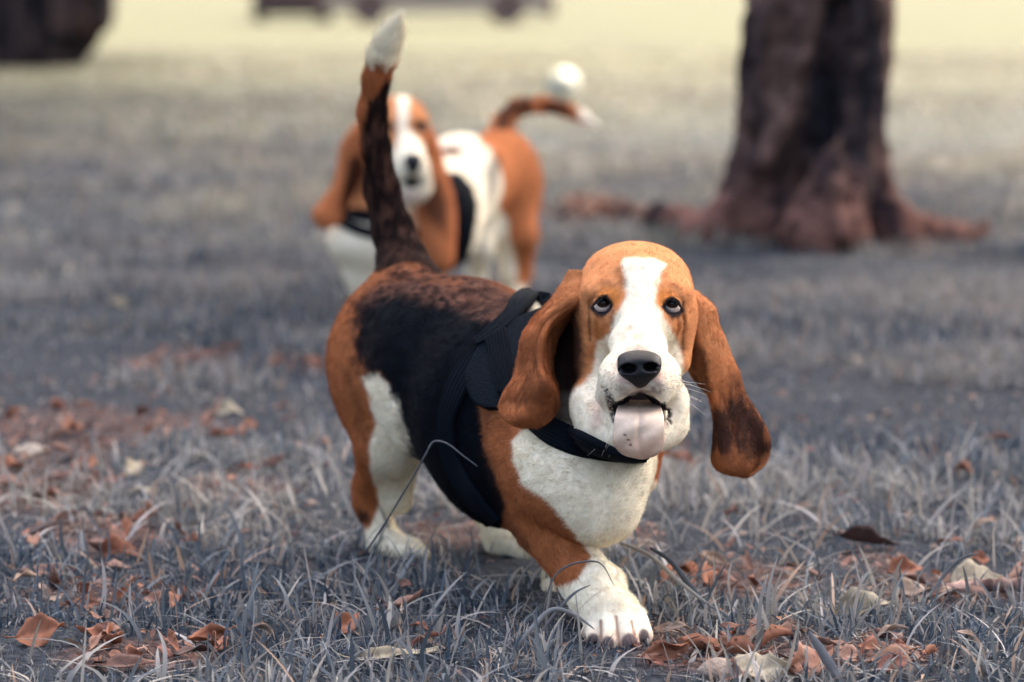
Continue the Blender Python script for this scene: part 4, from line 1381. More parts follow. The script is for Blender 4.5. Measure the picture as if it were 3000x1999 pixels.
harness = empty("harness", (0.0, 3.9, 0.4))
harness.parent = dog_root
harness.location = Vector((0.0, 3.9, 0.4)) - dog_root.location
strap_on("neck_strap", [((1590, 1212), (1532, 1240)), ((1640, 1232), (1585, 1290)), ((1690, 1255), (1635, 1318)), ((1745, 1282), (1700, 1340)),
                        ((1800, 1310), (1775, 1352)), ((1850, 1325), (1840, 1357)), ((1893, 1320), (1890, 1354))],
         0, harness, MAT['nylon'], ribs=8, ribh=0.0012, m=49, n=110)
strap_on("girth_strap", [((1398, 1015), (1460, 990)), ((1345, 1075), (1412, 1083)), ((1308, 1150), (1366, 1166)), ((1290, 1240), (1336, 1248)),
                         ((1300, 1330), (1345, 1330)), ((1334, 1412), (1380, 1402)), ((1376, 1472), (1424, 1464)), ((1430, 1530), (1470, 1520))],
         0, harness, MAT['nylon'], ribs=6, ribh=0.0014, m=43)
strap_on("back_pad", [((1416, 1000), (1640, 900)), ((1395, 1050), (1610, 960)), ((1372, 1100), (1580, 1040)), ((1378, 1145), (1565, 1120)), ((1400, 1186), (1550, 1180)), ((1432, 1203), (1530, 1205))],
         0, harness, MAT['mesh_fabric'], n=60, m=60, thick=0.008, ribs=1, ribh=0.002, off=0.004)
strap_on("rib_panel", [((1432, 1018), (1490, 985)), ((1445, 1060), (1510, 1040)), ((1462, 1110), (1526, 1095)), ((1480, 1165), (1545, 1160))],
         0, harness, MAT['nylon'], n=50, m=57, thick=0.003, ribs=7, ribh=0.0024, off=0.0125)
strap_on("shoulder_strap", [((1402, 1016), (1412, 1030)), ((1440, 975), (1470, 1000)), ((1480, 935), (1515, 960)), ((1500, 898), (1540, 918)), ((1532, 868), (1562, 895)),
                            ((1580, 845), (1598, 872)), ((1640, 835), (1645, 856))],
         0, harness, MAT['nylon'], ribs=3, ribh=0.0008, m=25, thick=0.004, off=0.011)
# ------------------------------------------------------------------ the second basset hound, standing behind
def build_back_dog():
    f = Field()
    def c(a, b, ra, rb, k=0.03, mode=1):
        f.cap(P(*a), P(*b), M(ra, a[2]), M(rb, b[2]), k, mode)
    def e(p, rx, ry, rz, k=0.03, mode=1):
        f.ell(P(*p), (M(rx, p[2]), ry, M(rz, p[2])), k, mode)
    # trunk
    c((1150, 690, 7.12), (1250, 655, 7.22), 135, 146, 0.05)
    c((1250, 645, 7.25), (1350, 530, 7.45), 146, 122, 0.05)
    c((1350, 530, 7.45), (1462, 515, 7.62), 122, 108, 0.05)
    e((1472, 500, 7.62), 98, 0.10, 118, 0.04)
    e((1078, 700, 7.10), 122, 0.10, 96, 0.04)
    c((1095, 730, 7.10), (1075, 800, 7.10), 92, 66)
    c((1175, 470, 7.06), (1140, 660, 7.14), 95, 115, 0.05)
    # legs
    c((1080, 790, 7.10), (1085, 900, 7.12), 52, 42); c((1085, 900, 7.12), (1075, 938, 7.08), 42, 44, 0.02)
    c((1225, 800, 7.15), (1225, 900, 7.16), 62, 50); c((1225, 900, 7.16), (1222, 936, 7.12), 50, 44, 0.02)
    c((1500, 560, 7.62), (1530, 690, 7.56), 82, 44, 0.04); c((1530, 690, 7.56), (1532, 800, 7.62), 42, 24, 0.02)
    c((1532, 800, 7.62), (1500, 890, 7.58), 24, 26, 0.015); c((1500, 890, 7.58), (1478, 902, 7.52), 30, 27, 0.012)
    c((1484, 640, 7.58), (1492, 800, 7.58), 42, 30, 0.03)
    c((1400, 610, 7.58), (1405, 720, 7.50), 80, 42, 0.04); c((1405, 720, 7.50), (1398, 810, 7.56), 40, 28, 0.02)
    c((1398, 810, 7.56), (1385, 890, 7.52), 28, 28, 0.015); c((1385, 890, 7.52), (1365, 905, 7.46), 31, 28, 0.012)
    # tail
    f.chain([P(1450, 430, 7.66), P(1474, 362, 7.70), P(1512, 316, 7.72), P(1590, 306, 7.72), P(1660, 322, 7.70), P(1706, 342, 7.68), P(1752, 370, 7.66)],
            [M(r, 7.7) for r in (40, 32, 25, 23, 20, 18, 6)], 0.012, 0.03)
    # head
    e((1172, 372, 7.05), 84, 0.09, 90, 0.03)
    c((1180, 400, 7.02), (1208, 482, 6.90), 58, 40, 0.03)
    c((1190, 500, 6.93), (1176, 545, 6.96), 38, 34, 0.02)
    c((1225, 500, 6.92), (1240, 545, 6.95), 34, 28, 0.02)
    e((1206, 565, 6.95), 44, 0.035, 36, 0.02)
    e((1204, 536, 6.905), 20, 0.02, 12, 0.008, -1)
    e((1134, 352, 6.985), 26, 0.02, 12, 0.02); e((1232, 352, 6.985), 24, 0.02, 12, 0.02)
    V, Q, N = f.mesh(0.0055, [-0.45, 6.82, -0.012], [0.24, 7.82, 0.60])
    lrows = [[(1062, 352, 7.05), (1098, 352, 7.03)], [(1034, 372, 7.04), (1098, 400, 7.03)], [(1000, 420, 7.05), (1085, 450, 7.05)], [(988, 480, 7.05), (1064, 510, 7.08)],
             [(975, 540, 7.04), (1040, 560, 7.08)], [(940, 590, 7.03), (1022, 600, 7.06)], [(914, 625, 7.02), (1010, 632, 7.04)], [(922, 652, 7.02), (998, 650, 7.03)], [(946, 672, 7.02), (970, 668, 7.02)]]
    rrows = [[(1240, 372, 7.03), (1262, 380, 7.05)], [(1250, 420, 7.02), (1284, 430, 7.05)], [(1238, 500, 7.03), (1306, 500, 7.05)], [(1222, 570, 7.03), (1328, 575, 7.04)],
             [(1226, 640, 7.02), (1336, 640, 7.03)], [(1240, 710, 7.01), (1334, 710, 7.02)], [(1256, 765, 7.01), (1330, 765, 7.01)], [(1276, 796, 7.01), (1316, 796, 7.01)]]
    el = ear_flap(lrows, 50, 20, 0.02, 0.014)
    er = ear_flap(rrows, 50, 20, 0.03, 0.014)
    nb = len(V)
    V, Q = join_meshes([(V, Q), (el[0], el[1]), (er[0], er[1])])
    Nn = np.concatenate([N, el[2], er[2]])
    FL = np.concatenate([f.flow_at(V[:nb]), el[3], er[3]])
    part = np.concatenate([np.zeros(nb), np.ones(len(el[0])), np.full(len(er[0]), 2)])
    front = np.concatenate([np.ones(nb), el[5], er[5]])
    sear = np.concatenate([np.zeros(nb), el[4], er[4]])
    px = to_px(V)
    C = np.tile(WHITE, (len(V), 1))
    wob = (fbm(V, 30, 5) - 0.5) * 14
    def ins(poly, soft=5):
        return 1 - sstep(-soft, soft, poly_sd(px, poly) + wob)
    def paint(col, m):
        nonlocal C
        m = np.clip(m, 0, 1)[:, None]
        C = C * (1 - m) + np.asarray(col) * m
    body = part == 0
    Yv = V[:, 1]
    head = body & (Yv < 7.10) & (px[:, 1] < 610) & (px[:, 0] < 1282)
    tor = body & ~head
    tanb = TAN_LEG * 1.25
    paint(tanb, tor * (Yv > 7.4) * ins([(1372, 250), (1800, 250), (1800, 700), (1600, 860), (1516, 830), (1510, 760), (1492, 690), (1484, 640), (1456, 606), (1410, 650), (1380, 700), (1395, 620), (1440, 560), (1428, 500), (1440, 440), (1400, 405)]))
    paint(BROWNBLACK, tor * ins([(1428, 500), (1446, 450), (1470, 470), (1450, 560), (1432, 600)], 16) * 0.7)
    paint(BLACK, tor * (Yv > 7.0) * ins([(1270, 500), (1345, 506), (1392, 548), (1402, 612), (1390, 690), (1376, 750), (1358, 810), (1345, 860), (1240, 860), (1230, 700), (1260, 560)]))
    paint(np.array([0.20, 0.085, 0.06]), tor * (1 - sstep(0.8, 1.1, np.hypot((px[:, 0] - 1320) / 38, (px[:, 1] - 444) / 14))))
    paint(BLACK, tor * ins([(990, 470), (1090, 440), (1100, 600), (1094, 665), (1000, 640)], 8))
    paint(tanb * 0.8, tor * ins([(1150, 590), (1330, 560), (1300, 640), (1260, 800), (1230, 800)], 8) * 0.6)
    tl = body & (Yv > 7.60) & ((px[:, 1] < 385) | (px[:, 0] > 1560))
    paint(BROWNBLACK, tl * ins([(1440, 395), (1470, 300), (1560, 280), (1560, 330), (1500, 345), (1490, 395)], 8) * 0.8)
    paint(BROWNBLACK * 0.7, tl * ins([(1570, 290), (1660, 300), (1690, 340), (1600, 335)], 8) * 0.85)
    paint(WHITE, tl * sstep(1688, 1706, px[:, 0]))
    paint(TAN_FACE * 0.95, head * 1.0)
    paint(WHITE, head * ins([(1160, 270), (1198, 270), (1200, 300), (1196, 372), (1238, 424), (1262, 465), (1275, 620), (1110, 620), (1122, 480), (1160, 424), (1166, 369)]))
    for ex, ey in ((1136, 370), (1234, 371)):
        paint(np.array([0.03, 0.018, 0.016]), head * (1 - sstep(0.7, 1.2, np.hypot((px[:, 0] - ex) / 19, (px[:, 1] - ey) / 17))))
    paint(np.array([0.02, 0.016, 0.018]), head * (1 - sstep(0.8, 1.1, np.hypot((px[:, 0] - 1204) / 25, (px[:, 1] - 534) / 17))))
    paint(PINK, head * (1 - sstep(0.6, 1.2, np.hypot((px[:, 0] - 1206) / 46, (px[:, 1] - 575) / 22))) * 0.6)
    paint(TAN_EAR * 1.35, ~body)
    paint(BLACK * 1.4, (part == 1) * (front > 0.5) * ins([(1020, 470), (1070, 440), (1050, 560), (1010, 640), (1000, 600)], 12) * 0.85)
    paint(BROWNBLACK, (part == 2) * ins([(1222, 560), (1290, 520), (1316, 600), (1310, 690), (1250, 640)], 26) * 0.8)
    root = empty("basset_hound", (-0.2, 7.3, 0))
    tag(root, "farther basset hound standing out of focus behind the raised tail", "dog")
    b_ob = mesh_obj("body", V, Q, MAT['coat'], root, cols=C)
    ln = np.full(len(V), 0.012)
    make_fur("fur", V, Q, Nn, FL + np.array([0, 0, -0.1]), C, ln, 60000, b_ob, MAT['hair'], rad=0.00028)
    # nose
    nf = Field()
    nf.ell(P(1210, 468, 6.87), (M(27, 6.87), 0.022, M(20, 6.87)), 0.006)
    nf.ell(P(1210, 488, 6.872), (M(19, 6.87), 0.018, M(22, 6.87)), 0.01)
    nf.ell(P(1199, 480, 6.848), (M(7, 6.87), 0.012, M(5, 6.87)), 0.003, -1)
    nf.ell(P(1221, 480, 6.848), (M(7, 6.87), 0.012, M(5, 6.87)), 0.003, -1)
    a = P(1210, 480, 6.87)
    nv, nq, _ = nf.mesh(0.002, a - [0.03, 0.035, 0.04], a + [0.03, 0.035, 0.04])
    mesh_obj("nose", nv, nq, MAT['nose'], root, cols=np.tile(np.array([0.016, 0.016, 0.02]), (len(nv), 1)))
    eyes = []
    for ex, ey in ((1136, 370), (1234, 371)):
        h, _ = f.trace([[ex, ey]], 6.5)
        eyes.append((h[0], 13))
    eyes_for(root, eyes, (0.0, 0, 0.1))
    # collar
    global DOG
    keep, DOG = DOG, f
    hp = empty("harness", (-0.2, 7.1, 0.2)); hp.parent = root
    hp.location = Vector((-0.2, 7.1, 0.2)) - root.location
    strap_on("neck_strap", [((985, 628), (990, 662)), ((1030, 650), (1035, 686)), ((1090, 668), (1096, 702)), ((1150, 676), (1155, 708)), ((1220, 670), (1226, 702))], 0, hp, MAT['nylon'], n=40, m=13, ribs=4, thick=0.005)
    DOG = keep

build_back_dog()
print("back dog", round(time.time() - T0, 1))
# ------------------------------------------------------------------ grass
def blades(xy, h, w, seed, segs=3, lean=0.55, pal=None, dryness=None):
    r = np.random.default_rng(seed)
    n = len(xy)
    z0 = ground_z(xy) - 0.004
    ang = r.uniform(0, 2 * np.pi, n)
    dirv = np.stack([np.cos(ang), np.sin(ang)], 1)
    ln = np.abs(r.normal(0, lean, n)) + 0.12
    tw = r.uniform(0, np.pi, n)
    side = np.stack([np.cos(tw), np.sin(tw)], 1)
    bend = r.uniform(0.3, 1.5, n)
    V = []
    kink = r.uniform(-0.25, 0.25, (n, 2))
    for s in range(segs + 1):
        t = s / segs
        a = ln * (0.35 * t + 0.65 * bend * t * t)
        off = dirv * (a * h)[:, None] + kink * (h * t * (1 - t) * 1.2)[:, None]
        z = z0 + h * (t * np.cos(np.clip(ln * 0.5, 0, 1.2)) - 0.38 * np.clip(ln, 0, 1.6) * t * t)
        ww = w * (1 - 0.15 * t - 0.70 * t ** 3) * 0.5 * (0.55 + 0.45 * min(1, t * 4 + 0.3))
        c = np.column_stack([xy + off, np.maximum(z, z0 + 0.003 * t)])
        sd = np.column_stack([side * ww[:, None], np.zeros(n)])
        if s < segs:
            V += [c - sd, c + sd]
        else:
            V += [c]
    k = 2 * segs + 1
    V = np.stack(V, 1).reshape(-1, 3)
    base = np.arange(n)[:, None] * k
    tris = []
    for s in range(segs - 1):
        a, b_, c_, d_ = 2 * s, 2 * s + 1, 2 * s + 3, 2 * s + 2
        tris += [[a, b_, c_], [a, c_, d_]]
    tris += [[2 * segs - 2, 2 * segs - 1, 2 * segs]]
    T = (base[:, :, None] + np.array(tris)[None].reshape(1, -1, 3)).reshape(-1, 3)
    pal = np.asarray(pal)
    # colour drifts with the tuft, a few blades are bleached or straw
    p3 = np.column_stack([xy, np.zeros(n)])
    tuft = 0.5 * fbm(p3, 5, 201, 3) + 0.5 * sstep(0.3, 0.7, fbm(p3, 1.3, 207, 3))
    idx = np.clip((0.56 + (tuft - 0.5) * 1.15 + (r.random(n) - 0.5) * 0.75) * len(pal), 0, len(pal) - 1).astype(int)
    c = pal[idx] * r.uniform(0.75, 1.25, (n, 1))
    straw = r.random(n) < 0.05
    c[straw] = np.array([0.36, 0.25, 0.18]) * r.uniform(0.7, 1.2, (straw.sum(), 1))
    pale = r.random(n) < 0.10
    c[pale] = np.array([0.33, 0.31, 0.30]) * r.uniform(0.8, 1.2, (pale.sum(), 1))
    return V, T, np.repeat(c, k, 0)

PAL = [(0.014, 0.030, 0.050), (0.034, 0.054, 0.078), (0.074, 0.094, 0.116), (0.135, 0.149, 0.158), (0.230, 0.220, 0.205), (0.330, 0.305, 0.265)]
PALF = [(0.026, 0.045, 0.070), (0.076, 0.090, 0.106), (0.146, 0.145, 0.142), (0.225, 0.208, 0.188)]
PALD = [(0.135, 0.130, 0.118), (0.180, 0.172, 0.142), (0.225, 0.214, 0.166), (0.270, 0.255, 0.190)]  # dry straw tones, lightened further to carry the sunny glow

# grass is trodden down under and in front of the feet
FEET = [(G(1812, 1900)[0], 3.60, 0.085), (G(1812, 1880)[0], 3.68, 0.06), (G(1170, 1630)[0], 4.22, 0.07), (G(1612, 1790)[0], 3.90, 0.07), (G(1590, 1840)[0], 3.80, 0.05), (G(1480, 1650)[0], 4.19, 0.08), (G(1490, 1700)[0], 4.08, 0.07), (G(1150, 1680)[0], 4.12, 0.06)]

def scatter(x0, x1, y0, y1, n, seed, thin_soil=0.9, clump=7, lo=0.42, hi=0.58, feet_thin=0.0, floor=0.45):
    r = np.random.default_rng(seed)
    xy = np.column_stack([r.uniform(x0, x1, n), r.uniform(y0, y1, n)])
    # a wedge a little wider than what the lens sees
    xy = xy[np.abs(xy[:, 0]) < xy[:, 1] * 0.19 + 0.25]
    sm = soil_mask(xy)
    p3 = np.column_stack([xy, np.zeros(len(xy))])
    cl = sstep(lo, hi, 0.6 * fbm(p3, clump, 301, 3) + 0.4 * fbm(p3, clump * 0.3, 305, 2))
    feet = np.zeros(len(xy))
    for fx, fy, fr in FEET:
        feet = np.maximum(feet, 1 - sstep(0.6, 1.0, np.hypot(xy[:, 0] - fx, xy[:, 1] - fy) / fr))
    keep = r.random(len(xy)) < (floor + (1 - floor) * cl) * (1 - thin_soil * sm) * (1 - feet_thin * feet)
    return xy[keep], cl[keep]

gparts = []
r_ = np.random.default_rng(99)
# tall blades in focus
xy, cl = scatter(-1.2, 1.2, 3.3, 5.4, 40000, 1, 0.72, feet_thin=0.93, floor=0.18)
gparts.append(blades(xy, r_.uniform(0.016, 0.044, len(xy)) * (0.5 + 0.75 * cl), r_.uniform(0.0022, 0.0052, len(xy)), 2, 4, 0.85, PAL[1:]))
# fine undergrowth, coloured dark to stand for the shade low in the turf
xy, cl = scatter(-1.2, 1.2, 3.3, 5.4, 80000, 2, 0.62, feet_thin=0.45, floor=0.30)
gparts.append(blades(xy, r_.uniform(0.010, 0.032, len(xy)), r_.uniform(0.0010, 0.0024, len(xy)), 3, 3, 1.1, PAL[:4]))
# long, broad blades flopping over
xy, cl = scatter(-1.1, 1.1, 3.32, 5.2, 4600, 4, 0.6, feet_thin=1.0)
gparts.append(blades(xy, r_.uniform(0.05, 0.105, len(xy)), r_.uniform(0.0035, 0.0068, len(xy)), 5, 6, 1.1, PAL[2:]))
# middle distance, out of focus
xy, cl = scatter(-2.0, 2.0, 5.2, 9.5, 110000, 6, 0.8, 3.4, 0.43, 0.56, floor=0.22)
gparts.append(blades(xy, r_.uniform(0.02, 0.058, len(xy)) * (0.4 + 0.9 * cl), r_.uniform(0.003, 0.008, len(xy)), 7, 2, 0.8, PALF))
xy, cl = scatter(-3.2, 3.2, 9.2, 15, 70000, 8, 0.6, 2.0, 0.42, 0.56, floor=0.3)
gparts.append(blades(xy, r_.uniform(0.03, 0.08, len(xy)) * (0.45 + 0.9 * cl), r_.uniform(0.006, 0.014, len(xy)), 9, 2, 0.8, PALF[1:] + PALD[1:3]))
xy, cl = scatter(-8.5, 8.5, 14, 42, 110000, 10, 0.0, 0.8, 0.35, 0.65)
kp = np.random.default_rng(4).random(len(xy)) > sstep(20, 42, xy[:, 1])
xy, cl = xy[kp], cl[kp]
gparts.append(blades(xy, r_.uniform(0.03, 0.08, len(xy)) * (0.5 + 0.8 * cl), r_.uniform(0.010, 0.026, len(xy)), 11, 2, 0.9, PALD))
gV, gT, gC, o = [], [], [], 0
for v, t, c in gparts:
    gV.append(v); gT.append(t + o); gC.append(c); o += len(v)
gV, gT, gC = np.concatenate(gV), np.concatenate(gT), np.concatenate(gC)
grass = mesh_obj("grass", gV, gT, MAT['grass'], cols=gC, smooth=True)
tag(grass, "short slate-grey grass covering the ground under the dogs", "grass", kind="stuff")
print("grass tris", len(gT), round(time.time() - T0, 1))
# ------------------------------------------------------------------ fallen leaves, twig, stalks
def leaf_mesh(L, Wd, fold, curl, twist, col, seed, stem=0.25, n=11, m=7, pointed=1.1, wave=0.28):
    r = np.random.default_rng(seed)
    s = np.linspace(0, 1, n)
    hw = Wd * 0.5 * np.sin(np.pi * s ** 0.80) ** pointed * (1 - 0.10 * np.sin(s * 23 + seed))
    hw[0] = hw[-1] = Wd * 0.01
    t = np.linspace(-1, 1, m)
    S, T = np.meshgrid(s, t, indexing='ij')
    X = (S - 0.5) * L
    Yl = T * hw[:, None] * math.cos(fold)
    Z = np.abs(T) * hw[:, None] * math.sin(fold)
    Z = Z + curl * L * ((S - 0.5) * 2) ** 2 * 0.5
    ph = r.uniform(0, 6)
    Z = Z + wave * Wd * np.sin(S * 7 + ph + T) * np.abs(T) * 0.5
    Z = Z + 0.10 * Wd * np.sin(S * 5 + seed) * (S - 0.3)
    a = twist * (S - 0.5)
    Y2 = Yl * np.cos(a) - Z * np.sin(a)
    Z2 = Yl * np.sin(a) + Z * np.cos(a)
    Gd = np.stack([X, Y2, Z2], -1)
    N = grid_normals(Gd)
    V, Q = slab(Gd, N, 0.0003, -0.0003)
    vein = np.exp(-(T / 0.10) ** 2)
    side = 0.5 + 0.5 * np.sin((S * 9 - np.abs(T) * 1.2) * 2 * np.pi)
    nn = fbm(Gd.reshape(-1, 3) + seed, 60, 7, 3).reshape(n, m)
    k = (0.72 + 0.5 * nn + 0.06 * side)[..., None]
    C = np.asarray(col) * k
    C = C + vein[..., None] * np.asarray(col) * 0.35
    C = np.concatenate([C.reshape(-1, 3)] * 2)
    # petiole
    pts = [np.array([-0.5 * L - stem * L * u, 0.0, curl * L * 0.5 + stem * L * u * u * 0.6]) for u in np.linspace(-0.1, 1, 5)]
    v2, f2 = tube(pts, np.linspace(0.0011, 0.0008, 5), 5)
    faces = Q.tolist() + [[i + len(V) for i in q] for q in f2]
    C = np.concatenate([C, np.tile(np.asarray(col) * 0.8, (len(v2), 1))])
    return np.concatenate([V, v2]), faces, C

def eul(yaw, pitch, roll):
    cy, sy, cp, sp, cr, sr = math.cos(yaw), math.sin(yaw), math.cos(pitch), math.sin(pitch), math.cos(roll), math.sin(roll)
    Rz = np.array([[cy, -sy, 0], [sy, cy, 0], [0, 0, 1]])
    Ry = np.array([[cp, 0, sp], [0, 1, 0], [-sp, 0, cp]])
    Rx = np.array([[1, 0, 0], [0, cr, -sr], [0, sr, cr]])
    return Rz @ Ry @ Rx

RUST, ROSE, CREAM, DARKB, TAUPE = (0.27, 0.110, 0.062), (0.26, 0.145, 0.108), (0.40, 0.335, 0.235), (0.070, 0.038, 0.034), (0.27, 0.19, 0.14)
# (px, py, length px, width ratio, yaw, pitch, roll, fold, curl, colour, lift, label)
BIG = [
    (2535, 1800, 190, 0.50, -25, 12, -50, 0.35, 0.10, CREAM, 0.020, "pale cream leaf standing folded on edge in the grass right of the paw"),
    (2870, 1700, 185, 0.55, 8, -6, -35, 0.35, -0.15, CREAM, 0.016, "large pale leaf with a raised tip lying behind the twig"),
    (2690, 1735, 190, 0.42, 4, 0, -12, 0.15, 0.05, TAUPE, 0.008, "flat tan leaf lying between the cream leaf and the twig"),
    (2650, 1672, 120, 0.6, 20, 10, -40, 0.5, 0.2, RUST, 0.014, "rust leaf arched up in the right-hand litter behind the tan leaf"),
    (2545, 1600, 200, 0.42, 12, -8, 30, 0.4, 0.12, DARKB, 0.022, "dark brown curled leaf raised above the grass on the right"),
    (2105, 1705, 130, 0.5, -8, 0, -25, 0.4, 0.1, ROSE, 0.010, "rosy brown leaf in the litter just right of the chest"),
    (352, 1632, 140, 0.62, -8, 6, -45, 0.5, -0.25, RUST, 0.022, "orange brown domed leaf on the left litter, lit from above"),
    (340, 1668, 110, 0.4, -20, 0, -10, 0.2, 0.1, ROSE, 0.006, "pinkish leaf half hidden below the orange domed leaf"),
    (118, 1895, 150, 0.62, 15, 8, -50, 0.3, 0.12, RUST, 0.022, "mottled rust leaf propped up in the bottom left corner grass"),
    (560, 1590, 130, 0.32, -48, 10, -25, 0.5, 0.1, RUST, 0.018, "narrow rust leaf tilted up behind the left grass tufts"),
    (672, 1217, 95, 0.5, 4, 0, -40, 0.3, -0.1, CREAM, 0.016, "cream leaf with rusty ends among the distant left grass"),
    (738, 1250, 70, 0.4, -60, 0, -30, 0.3, 0.1, RUST, 0.012, "thin rust leaf sticking out beside the cream leaf on the left"),
    (388, 1378, 85, 0.62, 60, 20, -40, 0.3, 0.1, CREAM, 0.018, "small cream leaf standing upright in the left litter"),
    (425, 1440, 75, 0.6, 10, 0, -15, 0.3, 0.1, CREAM, 0.008, "small pale leaf lying flat below the upright cream leaf"),
    (790, 1372, 130, 0.38, -30, 12, -35, 0.6, 0.25, ROSE, 0.020, "rosy boat-shaped leaf left of the hind paw"),
    (700, 1385, 120, 0.36, -12, 0, 10, 0.5, 0.1, DARKB, 0.008, "dark leaf under the rosy boat-shaped leaf"),
    (30, 1372, 120, 0.45, 5, 0, -20, 0.3, 0.1, RUST, 0.012, "bright rust leaf cut by the left edge of the picture"),
    (25, 1420, 120, 0.5, -6, 0, -10, 0.3, 0.1, ROSE, 0.008, "rosy leaf below the bright rust one at the left edge"),
    (90, 1325, 105, 0.5, 20, 0, -15, 0.3, 0.1, (0.45, 0.38, 0.30), 0.010, "greyish cream leaf high in the left litter patch"),
    (375, 1965, 200, 0.26, 8, 4, -30, 0.5, 0.10, ROSE, 0.012, "long narrow tan leaf rolled along the bottom left ground"),
    (140, 1680, 170, 0.30, -4, 0, -15, 0.3, 0.05, ROSE, 0.006, "long rosy leaf lying flat in the soil on the far left"),
    (245, 1780, 110, 0.42, 22, 0, -30, 0.4, 0.15, RUST, 0.010, "rust leaf curled over in the middle of the left soil strip"),
    (470, 1765, 120, 0.35, -15, 0, -15, 0.4, 0.1, (0.26, 0.13, 0.09), 0.008, "reddish tan leaf lying across the left soil strip"),
    (1010, 1850, 150, 0.42, 58, 20, -35, 0.3, 0.1, RUST, 0.020, "rust leaf standing in the grass left of the dark tuft"),
    (1160, 1935, 260, 0.18, 14, 3, -30, 0.3, 0.04, CREAM, 0.020, "long cream straw leaf blurred along the bottom grass"),
    (2230, 1985, 190, 0.55, -14, 8, -40, 0.25, 0.12, CREAM, 0.020, "cream leaf crossing the bottom edge, beside the pink leaf"),
    (2370, 1975, 170, 0.62, 30, 8, -45, 0.3, 0.15, (0.28, 0.135, 0.09), 0.026, "pinkish brown leaf upright at the bottom edge"),
    (2140, 1995, 130, 0.6, -40, 0, -40, 0.3, 0.1, ROSE, 0.020, "rosy leaf at the bottom edge next to the pale pebble"),
    (2620, 1950, 170, 0.36, 18, 4, -25, 0.3, 0.08, (0.32, 0.17, 0.11), 0.010, "peach leaf lying in the lower right soil"),
    (2560, 1915, 130, 0.40, -10, 0, -15, 0.3, 0.08, RUST, 0.008, "orange leaf lying just above the peach leaf"),
    (2490, 1945, 120, 0.5, 40, 4, -30, 0.4, 0.1, ROSE, 0.012, "crumpled rosy leaf left of the peach leaf"),
    (2145, 1870, 95, 0.5, -70, 20, -30, 0.4, 0.1, RUST, 0.014, "small rust leaf standing right of the striding paw"),
    (2310, 1838, 60, 0.6, 0, 0, -40, 0.4, 0.1, (0.32, 0.17, 0.11), 0.010, "tiny peach leaf in the grass below the chest's right side"),
    (2870, 1640, 60, 0.7, 30, 0, -45, 0.3, 0.1, RUST, 0.016, "small bright rust leaf at the right in dark grass"),
    (1560, 735, 62, 0.5, 30, 0, -35, 0.3, 0.1, CREAM, 0.016, "pale leaf caught in the grass far behind, left of the tree"),
    (352, 893, 60, 0.6, 30, 0, -45, 0.3, 0.1, CREAM, 0.02, "small pale orange leaf alone in the far left grass"),
]
def px_len(L, Y):
    return L * Y / F

for i, (x, y, L, wr, yaw, pit, rol, fold, curl, col, lift, label) in enumerate(BIG):
    g = G(x, y)
    Lm = px_len(L, g[1])
    V, Fc, C = leaf_mesh(Lm, Lm * wr * 1.25, fold * 1.3 + 0.15, curl * 1.3, 0.9 * (1 if i % 2 else -1), col, 40 + i, n=15, m=9)
    R = eul(math.radians(yaw), math.radians(-pit), math.radians(-rol))
    o = mesh_obj("fallen_leaf", V @ R.T, Fc, MAT['leaf'], cols=C)
    low = -(V @ R.T)[:, 2].min() * 0.45
    o.location = (g[0], g[1], float(ground_z(g[None, :2])[0]) + max(lift * 0.5, low))
    tag(o, label, "leaf", "fallen leaves")

# small leaves that nothing tells apart, copied over the soil patches
protos = []
for i in range(8):
    L = rng.uniform(0.034, 0.066)
    V, Fc, C = leaf_mesh(L, L * rng.uniform(0.35, 0.62), rng.uniform(0.3, 1.0), rng.uniform(-0.4, 0.5), rng.uniform(-1.6, 1.6),
                         [RUST, ROSE, DARKB, RUST, TAUPE, ROSE, (0.20, 0.08, 0.055), (0.26, 0.13, 0.09)][i], 300 + i, n=8, m=5)
    protos.append((V, Fc, C))
pmesh = []
for V, Fc, C in protos:
    o = mesh_obj("fallen_leaf", V, Fc, MAT['leaf'], cols=C)
    pmesh.append(o.data)
    bpy.data.objects.remove(o)
def litter(n, x0, x1, y0, y1, label, group, seed, thr=0.35, lift=0.0, size=1.0):
    r = np.random.default_rng(seed)
    k = 0
    while k < n:
        x, y = r.uniform(x0, x1), r.uniform(y0, y1)
        g = G(x, y)
        if soil_mask(g[None, :2])[0] < thr:
            continue
        o = bpy.data.objects.new("fallen_leaf", pmesh[r.integers(len(pmesh))])
        COL.objects.link(o)
        o.location = (g[0], g[1], float(ground_z(g[None, :2])[0]) + r.uniform(0.004, 0.014) + lift)
        o.rotation_euler = (r.normal(0, 0.6), r.normal(0, 0.35), r.uniform(0, 6.28))
        s = r.uniform(0.6, 1.25) * size
        o.scale = (s, s, s)
        tag(o, label, "leaf", group)
        k += 1
litter(64, 0, 980, 1130, 1960, "small dead brown leaf among many in the left soil patch", "small leaves in the left litter", 1)
litter(38, 1920, 3000, 1590, 1985, "small dead brown leaf among many in the right soil patch", "small leaves in the right litter", 2)
litter(34, 300, 980, 1015, 1110, "blurred small brown leaf on the distant bare patch at left", "small leaves in the far left litter", 3)
litter(44, 1560, 1880, 605, 690, "blurred reddish leaf on the ground left of the tree roots", "small leaves by the tree", 4, 0.1, 0.035, 2.1)
litter(22, 2680, 2920, 660, 740, "blurred reddish leaf on the ground by the right-hand tree root", "small leaves by the right root", 5, 0.2, 0.02, 1.6)
litter(34, 0, 1250, 1150, 1960, "single small brown leaf caught in the short grass at left", "leaves caught in the left grass", 6, -1, 0.012, 0.9)
litter(20, 1950, 3000, 1300, 1960, "single small brown leaf caught in the short grass at right", "leaves caught in the right grass", 7, -1, 0.012, 0.9)

